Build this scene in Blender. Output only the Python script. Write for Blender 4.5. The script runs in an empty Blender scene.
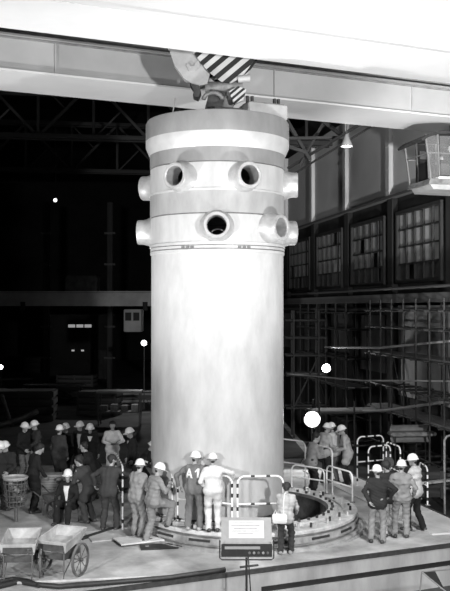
import bpy, bmesh, math, random
import numpy as np
from mathutils import Vector, Matrix, Quaternion
from mathutils.bvhtree import BVHTree
from mathutils.geometry import tessellate_polygon

random.seed(7)
sc = bpy.context.scene
C = sc.collection
R = math.radians
PI = math.pi

# ---------------------------------------------------------------- camera, world, lights, exposure
CAMH, FPX, HOR = 5.2, 900.0, 308.0
cam_d = bpy.data.cameras.new('camera')
cam = bpy.data.objects.new('camera', cam_d)
C.objects.link(cam)
cam_d.sensor_fit = 'VERTICAL'
cam_d.sensor_height = 24.0
cam_d.lens = FPX / 591.0 * 24.0
cam_d.clip_end = 300
cam.location = (0, 0, CAMH)
cam.rotation_euler = (R(90) + math.atan((HOR - 295.5) / FPX), 0, 0)
sc.camera = cam

world = bpy.data.worlds.new('hall_dark')
sc.world = world
world.use_nodes = True
world.node_tree.nodes['Background'].inputs[0].default_value = (1, 1, 1, 1)
world.node_tree.nodes['Background'].inputs[1].default_value = 0.014

sc.view_settings.view_transform = 'Standard'
sc.view_settings.look = 'None'
sc.view_settings.exposure = -0.3
sc.view_settings.gamma = 1.0
sc.view_settings.use_curve_mapping = False


def flood(name, loc, target, watts, angle, blend=0.5, radius=0.25):
    l = bpy.data.lights.new(name, 'SPOT')
    l.energy = watts
    l.spot_size = R(angle)
    l.spot_blend = blend
    l.shadow_soft_size = radius
    o = bpy.data.objects.new(name, l)
    C.objects.link(o)
    o.location = loc
    o.rotation_euler = (Vector(target) - Vector(loc)).to_track_quat('-Z', 'Y').to_euler()
    return o


# floodlights of the work site, standing low on both sides of the photographer
flood('floodlight_key', (7.0, 4.5, 6.5), (1.2, 21.5, 4.2), 11800, 84, 0.45, 0.35)
flood('floodlight_fill', (-7.5, 6.5, 4.2), (0.3, 21.3, 4.2), 7400, 64, 0.8, 0.35)
# added overhead lights, out of view, turned down to brighten the floor
flood('added_floor_light_right', (3.6, 14.6, 10.6), (2.6, 19.0, 0), 3300, 84, 0.9, 0.3)
flood('added_floor_light_left', (-3.6, 12.8, 10.6), (-2.6, 18.5, 0), 700, 74, 0.9, 0.3)
# added light, out of view, brightening the panelled wall on the right
flood('added_wall_light', (6.6, 9.0, 0.6), (6.3, 38.0, 12.6), 26000, 30, 0.7, 0.3)
# two floodlights on the ground at both sides, turned up to the crane
flood('floodlight_crane_left', (-9.0, 15.0, 0.4), (-2.0, 21.5, 11.2), 6800, 66, 0.8, 0.3)
flood('floodlight_crane_right', (8.6, 13.5, 0.4), (3.0, 21.5, 11.4), 6800, 66, 0.8, 0.3)


def G(x, y, z=0.0):
    """point of the level z that is seen at photo position x, y"""
    d = (CAMH - z) * FPX / (y - HOR)
    return Vector(((x - 225) / FPX * d, d, z))


def P(x, y, d):
    return Vector(((x - 225) / FPX * d, d, CAMH + (HOR - y) * d / FPX))


# ---------------------------------------------------------------- materials (grey tones only)
MATS = {}


def mat(name, v, rough=0.7, metal=0.0, var=0.15, scale=6.0, bump=0.0, stretch=None, detail=4.0, v2=None):
    m = bpy.data.materials.new(name)
    m.use_nodes = True
    nt = m.node_tree
    b = nt.nodes['Principled BSDF']
    b.inputs['Roughness'].default_value = rough
    b.inputs['Metallic'].default_value = metal
    b.inputs['Base Color'].default_value = (v, v, v, 1)
    if var > 0 or bump > 0:
        tc = nt.nodes.new('ShaderNodeTexCoord')
        mp = nt.nodes.new('ShaderNodeMapping')
        if stretch:
            mp.inputs['Scale'].default_value = stretch
        no = nt.nodes.new('ShaderNodeTexNoise')
        no.inputs['Scale'].default_value = scale
        no.inputs['Detail'].default_value = detail
        no.inputs['Roughness'].default_value = 0.62
        nt.links.new(tc.outputs['Object'], mp.inputs[0])
        nt.links.new(mp.outputs[0], no.inputs['Vector'])
        rp = nt.nodes.new('ShaderNodeValToRGB')
        lo = max(0.0, v * (1 - var * 1.6)) if v2 is None else v2
        hi = min(0.95, v * (1 + var))
        rp.color_ramp.elements[0].color = (lo, lo, lo, 1)
        rp.color_ramp.elements[1].color = (hi, hi, hi, 1)
        rp.color_ramp.elements[0].position = 0.3
        rp.color_ramp.elements[1].position = 0.68
        nt.links.new(no.outputs['Fac'], rp.inputs[0])
        nt.links.new(rp.outputs[0], b.inputs['Base Color'])
        if bump > 0:
            bp = nt.nodes.new('ShaderNodeBump')
            bp.inputs['Strength'].default_value = bump
            bp.inputs['Distance'].default_value = 0.03
            nt.links.new(no.outputs['Fac'], bp.inputs['Height'])
            nt.links.new(bp.outputs[0], b.inputs['Normal'])
    MATS[name] = m
    return m


def emis(name, v, strength):
    m = bpy.data.materials.new(name)
    m.use_nodes = True
    b = m.node_tree.nodes['Principled BSDF']
    b.inputs['Base Color'].default_value = (v, v, v, 1)
    b.inputs['Emission Color'].default_value = (1, 1, 1, 1)
    b.inputs['Emission Strength'].default_value = strength
    MATS[name] = m
    return m


def stripes(name, freq, angle, a=0.012, bb=0.55):
    m = bpy.data.materials.new(name)
    m.use_nodes = True
    nt = m.node_tree
    b = nt.nodes['Principled BSDF']
    b.inputs['Roughness'].default_value = 0.6
    tc = nt.nodes.new('ShaderNodeTexCoord')
    sep = nt.nodes.new('ShaderNodeSeparateXYZ')
    nt.links.new(tc.outputs['Object'], sep.inputs[0])

    def mth(op, x, y):
        n = nt.nodes.new('ShaderNodeMath')
        n.operation = op
        for i, s in enumerate((x, y)):
            if isinstance(s, (int, float)):
                n.inputs[i].default_value = s
            else:
                nt.links.new(s, n.inputs[i])
        return n.outputs[0]
    t = mth('ADD', mth('MULTIPLY', sep.outputs[0], math.cos(angle) * freq), mth('MULTIPLY', sep.outputs[2], math.sin(angle) * freq))
    t = mth('FRACT', mth('ADD', t, 100.0), 0.0)
    t = mth('GREATER_THAN', t, 0.5)
    rp = nt.nodes.new('ShaderNodeValToRGB')
    rp.color_ramp.elements[0].color = (a, a, a, 1)
    rp.color_ramp.elements[1].color = (bb, bb, bb, 1)
    nt.links.new(t, rp.inputs[0])
    nt.links.new(rp.outputs[0], b.inputs['Base Color'])
    MATS[name] = m
    return m


mat('concrete', 0.46, 0.9, 0, 0.30, 1.1, 0.3, None, 9)
mat('concrete_b', 0.55, 0.9, 0, 0.2, 1.3, 0.2, None, 8)
mat('concrete_wall', 0.33, 0.9, 0, 0.25, 1.1, 0.2, (1, 1, 0.35), 8)
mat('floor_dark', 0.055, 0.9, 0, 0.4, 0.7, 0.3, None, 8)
mat('steel_edge', 0.035, 0.6, 0.0, 0.3, 8)
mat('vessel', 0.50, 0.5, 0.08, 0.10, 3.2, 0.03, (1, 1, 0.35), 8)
mat('vessel_top_dim', 0.27, 0.5, 0.1, 0.14, 1.6, 0.03, (1, 1, 0.5), 8)  # darker than the shell: light falloff towards the top put into colour
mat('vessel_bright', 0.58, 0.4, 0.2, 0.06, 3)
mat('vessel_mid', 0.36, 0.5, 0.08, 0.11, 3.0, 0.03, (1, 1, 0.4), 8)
mat('seam_dark', 0.16, 0.6, 0, 0.2, 6)
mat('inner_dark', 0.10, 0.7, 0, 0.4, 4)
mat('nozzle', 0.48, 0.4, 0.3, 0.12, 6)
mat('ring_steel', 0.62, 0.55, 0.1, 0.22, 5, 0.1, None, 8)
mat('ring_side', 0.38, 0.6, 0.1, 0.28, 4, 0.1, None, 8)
mat('stud', 0.05, 0.5, 0.2, 0.3, 10)
mat('stud_light', 0.55, 0.5, 0.2, 0.2, 10)
mat('girder_white', 0.86, 0.5, 0, 0.03, 0.6)
mat('girder_grey', 0.42, 0.55, 0, 0.06, 0.8)
mat('girder_under_lit', 0.70, 0.5, 0, 0.03, 0.8)  # lighter than the web: light from below put into the colour
mat('shadow_line', 0.25, 0.6, 0, 0.2, 3)
stripes('hazard', 4.3, R(-50))
stripes('hazard_small', 9.0, R(-50))
mat('hook_light', 0.46, 0.5, 0.1, 0.12, 3)
mat('hook_mid', 0.24, 0.5, 0.2, 0.35, 5)
mat('hook_dark', 0.05, 0.5, 0.2, 0.4, 5)
mat('white_paint', 0.82, 0.5, 0, 0.06, 8)
mat('black_paint', 0.02, 0.5, 0, 0.2, 8)
mat('hat_white', 0.84, 0.35, 0, 0.03, 5)
mat('skin', 0.34, 0.6, 0, 0.12, 10)
mat('hair', 0.02, 0.7, 0, 0.3, 30)
mat('eye_dark', 0.01, 0.3, 0, 0)
mat('shoe', 0.05, 0.5, 0, 0.3, 10)
mat('shoe_light', 0.35, 0.6, 0, 0.3, 10)
for nm, v in (('cl_black', 0.009), ('cl_dark', 0.02), ('cl_char', 0.038), ('cl_grey', 0.14), ('cl_mid', 0.24), ('cl_light', 0.42), ('cl_pale', 0.60), ('cl_white', 0.74)):
    mat(nm, v, 0.9, 0, 0.10, 9, 0.25, None, 5)
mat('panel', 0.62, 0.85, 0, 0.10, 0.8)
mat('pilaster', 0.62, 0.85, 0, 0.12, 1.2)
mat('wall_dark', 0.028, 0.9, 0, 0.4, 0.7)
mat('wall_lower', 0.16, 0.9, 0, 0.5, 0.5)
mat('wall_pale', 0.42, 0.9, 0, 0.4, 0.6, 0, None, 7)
mat('hall_black', 0.02, 0.9, 0, 0.3, 0.5)
mat('steel_dark', 0.035, 0.7, 0.1, 0.4, 3)
mat('steel_mid', 0.11, 0.7, 0.1, 0.3, 3)
mat('truss', 0.035, 0.7, 0, 0.3, 2)
mat('wood', 0.42, 0.85, 0, 0.3, 3, 0.2, (1, 8, 8), 6)
mat('wood_dark', 0.14, 0.85, 0, 0.4, 3, 0.2, (1, 8, 8), 6)
mat('sheet', 0.74, 0.6, 0, 0.08, 3)
mat('tray', 0.42, 0.7, 0, 0.25, 4, 0.1, None, 7)
mat('tray_dark', 0.06, 0.7, 0, 0.4, 4)
mat('rust', 0.13, 0.8, 0, 0.4, 6, 0.2)
mat('paper', 0.55, 0.7, 0, 0.02, 10)
mat('grey_case', 0.26, 0.5, 0, 0.08, 6)
mat('crane_far', 0.30, 0.7, 0, 0.15, 1)
emis('lamp_hot', 1, 60)
emis('lamp_mid', 1, 14)
emis('lamp_window', 1, 0.35)
emis('lamp_tube', 1, 2.5)

gl = bpy.data.materials.new('window_glass')
gl.use_nodes = True
gb = gl.node_tree.nodes['Principled BSDF']
gb.inputs['Base Color'].default_value = (0.62, 0.62, 0.62, 1)
gb.inputs['Roughness'].default_value = 0.35
MATS['window_glass'] = gl
gl2 = bpy.data.materials.new('cab_glass')
gl2.use_nodes = True
gb = gl2.node_tree.nodes['Principled BSDF']
gb.inputs['Base Color'].default_value = (0.8, 0.8, 0.8, 1)
gb.inputs['Roughness'].default_value = 0.08
gb.inputs['Alpha'].default_value = 0.08
MATS['cab_glass'] = gl2


# ---------------------------------------------------------------- mesh helpers
class MB:
    def __init__(s):
        s.v = []
        s.f = []

    def add(s, vs, fs):
        n = len(s.v)
        s.v += [tuple(p) for p in vs]
        s.f += [tuple(i + n for i in f) for f in fs]
        return s

    def box(s, c, size, rot=None):
        hx, hy, hz = (k / 2 for k in size)
        pts = [Vector((x, y, z)) for x in (-hx, hx) for y in (-hy, hy) for z in (-hz, hz)]
        if rot is not None:
            pts = [rot @ p for p in pts]
        c = Vector(c)
        s.add([p + c for p in pts], [(0, 1, 3, 2), (4, 6, 7, 5), (0, 4, 5, 1), (2, 3, 7, 6), (0, 2, 6, 4), (1, 5, 7, 3)])
        return s

    def bevbox(s, c, size, b=0.02, rot=None):
        bm = bmesh.new()
        bmesh.ops.create_cube(bm, size=1.0)
        for v in bm.verts:
            v.co = Vector((v.co.x * size[0], v.co.y * size[1], v.co.z * size[2]))
        bmesh.ops.bevel(bm, geom=list(bm.edges), offset=b, segments=2, affect='EDGES')
        bm.verts.index_update()
        c = Vector(c)
        vs = [((rot @ v.co) if rot is not None else v.co.copy()) + c for v in bm.verts]
        s.add(vs, [[v.index for v in f.verts] for f in bm.faces])
        bm.free()
        return s

    def lathe(s, prof, n=32, closed=False, M=None, arc=(0, 2 * PI)):
        full = abs(arc[1] - arc[0] - 2 * PI) < 1e-6
        m = n if full else n + 1
        vs, fs = [], []
        for i in range(m):
            a = arc[0] + (arc[1] - arc[0]) * i / n
            for r, z in prof:
                p = Vector((r * math.cos(a), r * math.sin(a), z))
                vs.append(M @ p if M is not None else p)
        k = len(prof)
        for i in range(n):
            j = (i + 1) % m
            for q in range(k if closed else k - 1):
                q2 = (q + 1) % k
                fs.append((i * k + q, j * k + q, j * k + q2, i * k + q2))
        s.add(vs, fs)
        return s

    def tube(s, pts, r, n=8, cap=True, radii=None):
        pts = [Vector(p) for p in pts]
        vs, fs = [], []
        up = None
        for i, p in enumerate(pts):
            t = (pts[min(i + 1, len(pts) - 1)] - pts[max(i - 1, 0)]).normalized()
            if up is None:
                a = Vector((0, 0, 1)) if abs(t.z) < 0.9 else Vector((1, 0, 0))
                up = (a - t * a.dot(t)).normalized()
            else:
                up = (up - t * up.dot(t)).normalized()
            sd = t.cross(up)
            rr = radii[i] if radii else r
            for k in range(n):
                a = 2 * PI * k / n
                vs.append(p + (up * math.cos(a) + sd * math.sin(a)) * rr)
        for i in range(len(pts) - 1):
            for k in range(n):
                k2 = (k + 1) % n
                fs.append((i * n + k, i * n + k2, (i + 1) * n + k2, (i + 1) * n + k))
        if cap:
            fs.append(tuple(range(n))[::-1])
            fs.append(tuple((len(pts) - 1) * n + k for k in range(n)))
        s.add(vs, fs)
        return s

    def prism(s, poly, d0, d1, fr=None):
        """polygon (a, b) extruded from depth d0 to d1; fr maps (a, depth, b) to a point"""
        fr = fr or (lambda a, d, b: (a, d, b))
        n = len(poly)
        vs = [fr(a, d0, b) for a, b in poly] + [fr(a, d1, b) for a, b in poly]
        fs = [tuple(range(n)), tuple(range(2 * n - 1, n - 1, -1))]
        fs += [(i, i + n, (i + 1) % n + n, (i + 1) % n) for i in range(n)]
        s.add(vs, fs)
        return s

    def build(s, name, m, parent=None, smooth=False, fix=True):
        me = bpy.data.meshes.new(name)
        me.from_pydata(s.v, [], s.f)
        if fix:
            bm = bmesh.new()
            bm.from_mesh(me)
            bmesh.ops.recalc_face_normals(bm, faces=bm.faces)
            bm.to_mesh(me)
            bm.free()
        me.materials.append(MATS[m])
        if smooth:
            for p in me.polygons:
                p.use_smooth = True
            if smooth != 'all':
                try:
                    me.set_sharp_from_angle(angle=R(38))
                except Exception:
                    pass
        o = bpy.data.objects.new(name, me)
        C.objects.link(o)
        o.parent = parent
        return o


def thing(name, label, cat, loc=(0, 0, 0), rz=0, group=None):
    o = bpy.data.objects.new(name, None)
    o.empty_display_size = 0.2
    C.objects.link(o)
    o.location = loc
    o.rotation_euler = (0, 0, rz)
    o['label'] = label
    o['category'] = cat
    if group:
        o['group'] = group
    return o


def tag(o, label, cat, group=None):
    o['label'] = label
    o['category'] = cat
    if group:
        o['group'] = group
    return o


def struct(o, label=None):
    o['kind'] = 'structure'
    if label:
        o['label'] = label
    return o


def sempty(name, loc=(0, 0, 0), rz=0, label=None):
    o = bpy.data.objects.new(name, None)
    C.objects.link(o)
    o.location = loc
    o.rotation_euler = (0, 0, rz)
    o['kind'] = 'structure'
    if label:
        o['label'] = label
    return o


_unit = {}


def unit(kind, m):
    k = (kind, m)
    if k not in _unit:
        b = MB()
        if kind == 'rod':
            b.tube([(0, 0, 0), (0, 0, 1)], 1.0, 8)
        elif kind == 'bar':
            b.box((0, 0, 0.5), (1, 1, 1))
        elif kind == 'hex':
            b.tube([(0, 0, 0), (0, 0, 1)], 1.0, 6)
        else:
            b.box((0, 0, 0), (1, 1, 1))
        o = b.build(kind, m)
        _unit[k] = o.data
        bpy.data.objects.remove(o)
    return _unit[k]


def piece(kind, name, m, parent, loc, scale, quat=None):
    o = bpy.data.objects.new(name, unit(kind, m))
    C.objects.link(o)
    o.parent = parent
    o.location = loc
    o.scale = scale
    if quat is not None:
        o.rotation_mode = 'QUATERNION'
        o.rotation_quaternion = quat
    return o


def rod(name, p0, p1, r, m, parent=None, kind='rod', r2=None):
    p0, p1 = Vector(p0), Vector(p1)
    d = p1 - p0
    return piece(kind, name, m, parent, p0, (r, r2 or r, d.length), d.to_track_quat('Z', 'Y'))


def blk(name, c, size, m, parent=None, rz=0.0):
    return piece('cube', name, m, parent, c, size, Quaternion((0, 0, 1), rz))


# ---------------------------------------------------------------- directions of the hall
UA = R(24)
U = Vector((math.cos(UA), math.sin(UA), 0))
V = Vector((-math.sin(UA), math.cos(UA), 0))
WD = Vector((-0.1867, 1, 0)).normalized()
WN = Vector((-WD.y, WD.x, 0))          # into the hall
WO = Vector((7.5, 30, 0))
WRZ = math.atan2(WD.y, WD.x)

RC = Vector((0.54, 21.93, 0))          # centre of the pit ring
VC = Vector((-0.18, 21.3, 0))          # axis of the vessel

# ---------------------------------------------------------------- floors
lower = MB().add([(-40, -6, -0.9), (30, -6, -0.9), (30, 95, -0.9), (-40, 95, -0.9)], [(0, 1, 2, 3)]).build('floor_lower', 'floor_dark')
struct(lower, 'dark lower floor of the hall around the platform')

E0 = Vector((-0.1, 17.63, 0))
cornA = E0 + U * -20
cornB = Vector((6.1, 20.4, 0))
outer = [cornA, cornB, Vector((3.2, 30.7, 0)), Vector((0.5, 90, 0)), Vector((-38, 90, 0)), Vector((-38, cornA.y, 0))]
NH = 72
hole = [RC + Vector((math.cos(2 * PI * i / NH), math.sin(2 * PI * i / NH), 0)) * 2.0 for i in range(NH)]
tris = tessellate_polygon([outer, hole])
allp = outer + hole
fl = MB()
fl.add(allp, [tuple(t) for t in tris])
no = len(outer)
for i in range(2, no):                   # sides of the slab, the front has its own wall
    j = (i + 1) % no
    if i >= 4:
        continue
    a, b = outer[i - 1], outer[i]
    fl.add([a, b, b + Vector((0, 0, -0.9)), a + Vector((0, 0, -0.9))], [(0, 1, 2, 3)])
floor = fl.build('floor', 'concrete')
struct(floor, 'pale concrete platform floor around the pit ring')
rear = [(2.9, 31.2, 0.012), (0.52, 89.8, 0.012), (-31.5, 89.8, 0.012), (-31.5, 29.6, 0.012), (-9, 29.2, 0.012), (-4.4, 30.0, 0.012), (-1, 30.8, 0.012)]  # dark sheet laid over the floor, its colour stands for dim light
struct(MB().add(rear, [tuple(range(len(rear)))]).build('rear_floor_shade', 'floor_dark'), 'rear hall floor behind the people, darkened in colour to stand for dim light')
# slab edge wall with its dark steel angle and the dark slot below
fw = sempty('wall_front', tuple(E0), UA, 'concrete edge wall of the platform with dark slot')
MB().box((-6.6, 0.15, -0.205), (26.8, 0.3, 0.29)).build('upper_band', 'concrete_wall', fw)
MB().box((-6.6, 0.16, -0.41), (26.8, 0.26, 0.12)).build('slot_back', 'black_paint', fw)  # black colour stands in for the shade inside the slot
MB().box((-9.6, 0.10, -0.41), (21.0, 0.2, 0.12)).build('slot_fill', 'concrete_wall', fw)
MB().box((-6.6, 0.17, -0.685), (26.8, 0.34, 0.43)).build('lower_band', 'concrete_wall', fw)
MB().box((-6.6, 0.02, -0.03), (26.8, 0.07, 0.085)).build('edge_angle', 'steel_edge', fw)
# pale finishing slabs on the right part of the floor
dR = (Vector((3.2, 30.7, 0)) - cornB).normalized()
nR = Vector((-dR.y, dR.x, 0))
rzR = math.atan2(dR.y, dR.x)
for k in range(4):
    c = cornB + dR * (1.65 + 2.1 * k) + nR * 0.66
    piece('cube', 'slab', 'concrete_b', floor, c + Vector((0, 0, 0.02)), (2.06, 1.16, 0.04), Quaternion((0, 0, 1), rzR))
rod('edge_angle', cornB + Vector((0, 0, 0.0)), Vector((3.2, 30.7, 0.0)), 0.07, 'steel_edge', floor, 'bar', 0.07)
# slab with a dark joint at the left of the ring
q0, q1 = G(95, 534), G(121, 526)
blk('slab', ((q0 + q1) / 2 + Vector((0.1, -0.45, 0.012))), (1.0, 0.9, 0.03), 'concrete_b', floor, 0.35)
rod('joint_strip', G(82, 538, 0.02), G(120, 526, 0.02), 0.09, 'steel_edge', floor, 'bar', 0.07)

# ---------------------------------------------------------------- pit ring
ring = thing('pit_ring', 'stepped steel flange ring with studs around the open pit', 'ring', tuple(RC))
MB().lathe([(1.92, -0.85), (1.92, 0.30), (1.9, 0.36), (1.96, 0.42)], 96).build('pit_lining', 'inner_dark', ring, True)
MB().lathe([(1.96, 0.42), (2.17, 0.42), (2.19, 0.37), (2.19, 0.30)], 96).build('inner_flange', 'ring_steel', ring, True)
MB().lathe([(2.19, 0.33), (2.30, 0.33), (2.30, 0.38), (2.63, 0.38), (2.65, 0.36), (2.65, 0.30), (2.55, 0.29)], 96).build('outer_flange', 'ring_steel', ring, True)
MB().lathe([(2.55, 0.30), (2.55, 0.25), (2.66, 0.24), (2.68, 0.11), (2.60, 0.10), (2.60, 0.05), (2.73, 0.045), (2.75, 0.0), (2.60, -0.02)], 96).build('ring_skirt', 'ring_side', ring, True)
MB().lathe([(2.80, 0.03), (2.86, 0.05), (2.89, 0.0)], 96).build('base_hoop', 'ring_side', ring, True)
for i in range(44):
    a = 2 * PI * i / 44
    piece('hex', 'nut', 'stud', ring, (2.06 * math.cos(a), 2.06 * math.sin(a), 0.42), (0.036, 0.036, 0.06), Quaternion((0, 0, 1), a))
for i in range(60):
    a = 2 * PI * (i + 0.5) / 60
    rr = 2.36 if i % 2 else 2.48
    h = 0.10 if i % 3 else 0.05
    piece('hex', 'stud', 'stud' if (i * 7) % 5 < 2 else 'stud_light', ring, (rr * math.cos(a), rr * math.sin(a), 0.38), (0.028, 0.028, h))
for i in range(18):
    a = 2 * PI * i / 18 + 0.1
    b = MB().box((0, 0, 0), (0.02, 0.42, 0.09))
    piece('cube', 'recess_plate', 'stud', ring, (2.635 * math.cos(a), 2.635 * math.sin(a), 0.185), (0.09, 0.5, 0.05), Quaternion((0, 0, 1), a))

# ---------------------------------------------------------------- reactor vessel
ves = thing('pressure_vessel', 'tall pale steel cylinder with nozzles hanging from the crane above the pit', 'vessel', tuple(VC))


def vz(y, r=1.58):
    return CAMH + (HOR - y) * (21.3 - r) / FPX


zb = 0.53
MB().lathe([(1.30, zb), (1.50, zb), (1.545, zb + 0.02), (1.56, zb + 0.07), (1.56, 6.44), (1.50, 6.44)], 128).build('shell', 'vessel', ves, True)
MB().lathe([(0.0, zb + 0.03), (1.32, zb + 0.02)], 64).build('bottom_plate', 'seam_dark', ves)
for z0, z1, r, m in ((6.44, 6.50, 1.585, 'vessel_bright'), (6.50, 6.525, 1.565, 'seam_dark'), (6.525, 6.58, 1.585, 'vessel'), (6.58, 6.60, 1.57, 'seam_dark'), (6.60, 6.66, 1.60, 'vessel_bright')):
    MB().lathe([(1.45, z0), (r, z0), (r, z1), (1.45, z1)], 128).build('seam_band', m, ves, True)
# nozzle courses with real openings
NZ = [(a, 8.10, 0.295, 0.215) for a in (-29.5, 22.5, 87, 147, 200, 254)] + [(a, 7.00, 0.295, 0.215) for a in (0, 50, 100, 180, 225, 266)]


def nozM(a, z):
    # local z axis points outward
    th = R(a)
    out = Vector((math.sin(th), -math.cos(th), 0))
    q = out.to_track_quat('Z', 'Y')
    return Matrix.Translation(Vector((0, 0, z))) @ q.to_matrix().to_4x4(), out


cut = MB()
for a, z, ro, ri in NZ:
    M, out = nozM(a, z)
    pts = [(M @ Vector((0, 0, 1.2)))[:], (M @ Vector((0, 0, 2.2)))[:]]
    cut.tube(pts, ri, 28)
cut_o = cut.build('cutter', 'seam_dark')


def course(name, prof, m):
    o = MB().lathe(prof, 128, True).build(name, m, None, False)
    md = o.modifiers.new('b', 'BOOLEAN')
    md.operation = 'DIFFERENCE'
    md.object = cut_o
    md.solver = 'EXACT'
    bpy.context.view_layer.update()
    dg = bpy.context.evaluated_depsgraph_get()
    me = bpy.data.meshes.new_from_object(o.evaluated_get(dg))
    o.modifiers.clear()
    o.data = me
    for p in me.polygons:
        p.use_smooth = True
    me.set_sharp_from_angle(angle=R(38))
    o.parent = ves
    return o


course('lower_nozzle_course', [(1.42, 6.66), (1.575, 6.66), (1.575, 7.28), (1.42, 7.28)], 'vessel')
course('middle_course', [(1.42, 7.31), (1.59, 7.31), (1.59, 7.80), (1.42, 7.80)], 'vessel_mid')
course('upper_nozzle_course', [(1.42, 7.84), (1.585, 7.84), (1.585, 8.42), (1.42, 8.42)], 'vessel')
bpy.data.objects.remove(cut_o)
MB().lathe([(1.42, 7.28), (1.565, 7.28), (1.565, 7.31), (1.42, 7.31)], 128).build('seam_band', 'seam_dark', ves, True)
MB().lathe([(1.42, 7.80), (1.605, 7.80), (1.605, 7.84), (1.42, 7.84)], 128).build('seam_band', 'vessel_bright', ves, True)
MB().lathe([(1.42, 8.42), (1.565, 8.42), (1.565, 8.445), (1.42, 8.445)], 128).build('seam_band', 'seam_dark', ves, True)
MB().lathe([(1.42, 8.445), (1.59, 8.445), (1.60, 8.76), (1.42, 8.76)], 128).build('neck_course', 'vessel_top_dim', ves, True)
MB().lathe([(1.5, 8.76), (1.605, 8.76), (1.69, 8.95), (1.695, 9.10)], 128).build('flange_taper', 'vessel_bright', ves, True)  # brighter tone adds the light its slope catches from below
MB().lathe([(1.695, 9.10), (1.695, 9.50), (1.66, 9.56), (1.60, 9.575), (0.0, 9.575)], 128).build('flange', 'vessel_top_dim', ves, True)
for a, z, ro, ri in NZ:
    M, out = nozM(a, z)
    L1 = 1.90
    MB().lathe([(0.40, 1.50), (0.345, 1.60), (0.315, 1.68), (ro, 1.76), (ro, L1 - 0.02), (ro - 0.015, L1), (ri + 0.012, L1), (ri, L1 - 0.015), (ri, 1.40), (ri + 0.02, 1.40)], 36, M=M).build('nozzle', 'nozzle', ves, True)
for px in (188, 245):
    a = math.asin((px - 217.5) / 900 * 19.9 / 1.6)
    for k in (-1, 0, 1):
        aa = a + k * 0.07
        piece('cube', 'name_plate', 'seam_dark', ves, (1.60 * math.sin(aa), -1.60 * math.cos(aa), 6.545), (0.07, 0.02, 0.05), Quaternion((0, 0, 1), aa))
# lifting gear bolted to the lid
lug = thing('lifting_bracket', 'bolted light lifting bracket on top of the vessel lid', 'bracket', (VC.x, VC.y, 9.575), UA)
MB().bevbox((0.84, -0.75, 0.17), (1.0, 0.55, 0.34), 0.02).build('bracket_block', 'hook_light', lug)
MB().bevbox((0.84, -0.75, 0.36), (0.9, 0.4, 0.04), 0.01).build('clamp_plate', 'hook_mid', lug)
for x in (0.42, 0.54, 1.12, 1.22):
    piece('hex', 'nut', 'hook_dark', lug, (x, -0.78, 0.36), (0.045, 0.045, 0.17))
MB().bevbox((0.1, -0.5, 0.12), (1.0, 0.5, 0.24), 0.02).build('crossbar', 'hook_dark', lug)

# ---------------------------------------------------------------- crane girders
zg = 10.9
gN = thing('crane_girder', 'bright white near box girder of the overhead crane', 'girder', (-0.2, 19.88, zg), UA)
MB().box((-3.5, -0.95, 1.4), (25, 1.9, 2.8)).build('box_beam', 'girder_white', gN)
MB().box((-3.5, -0.95, -0.03), (25, 2.0, 0.06)).build('bottom_flange', 'girder_white', gN)
MB().box((-3.5, -0.95, 2.83), (25, 2.0, 0.06)).build('top_flange', 'girder_white', gN)
gF = thing('crane_girder', 'grey far box girder of the overhead crane behind the striped hook block', 'girder', (-0.2, 23.6, zg), UA)
MB().box((-3.0, 1.0, 1.4), (23.9, 1.9, 2.8)).build('box_beam', 'girder_grey', gF)
MB().box((-3.0, 1.0, -0.02), (23.9, 2.05, 0.05)).build('bottom_flange', 'girder_under_lit', gF)
MB().box((-3.0, -0.03, 0.82), (23.4, 0.14, 0.05)).build('stiffener_ledge', 'girder_grey', gF)
MB().box((-3.0, 0.02, 0.77), (23.4, 0.08, 0.04)).build('ledge_shadow', 'shadow_line', gF)  # dark strip painted as the shade under the stiffener ledge
MB().box((-3.0, 1.0, 2.83), (23.9, 2.05, 0.06)).build('top_flange', 'girder_grey', gF)
for t in (-8.7, -4.3, 1.7, 6.2):
    MB().box((t, 0.03, 0.4), (0.03, 0.06, 0.74)).build('web_splice', 'girder_grey', gF)

# ---------------------------------------------------------------- hook block
hb = thing('hook_block', 'crane hook block with black and white hazard stripes above the vessel', 'hook block', (VC.x, 21.0, 10.35))


def pz(x, y, d=21.0):
    return ((x - 225) / FPX * d - VC.x, CAMH + (HOR - y) * d / FPX - 10.35)


sp = [pz(*q) for q in ((189, 48), (208, 72), (221, 82.5), (231, 84), (242, 78), (258, 55), (262, 40), (250, 18), (205, 14), (186, 30))]
MB().prism(sp, -0.16, -0.10).build('striped_cheek', 'hazard', hb)
MB().prism(sp, 0.30, 0.36).build('striped_cheek', 'hazard', hb)
lp = [pz(*q) for q in ((170, 40), (188, 44), (210, 73), (207, 84), (196, 86), (184, 78), (174, 64), (169, 48))]
MB().prism(lp, -0.05, 0.25).build('side_cheek', 'hook_light', hb)
hk = [pz(*q) for q in ((199, 60), (200, 66), (196, 71), (189, 71), (186, 65), (188, 63), (191, 66.5), (194, 66), (196, 62))]
MB().prism(hk, -0.10, -0.04).build('hook_mark', 'hook_light', hb)
cp = [pz(*q) for q in ((166, 40), (171, 40), (171, 48), (168, 47))]
MB().prism(cp, -0.12, 0.2).build('end_stripe', 'hazard_small', hb)
for x, y, r in ((224, 62, 0.30), (214, 40, 0.2)):
    a, b = pz(x, y)
    MB().tube([(a, -0.09, b), (a, 0.29, b)], r, 24).build('sheave', 'hook_mid', hb, True)
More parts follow.
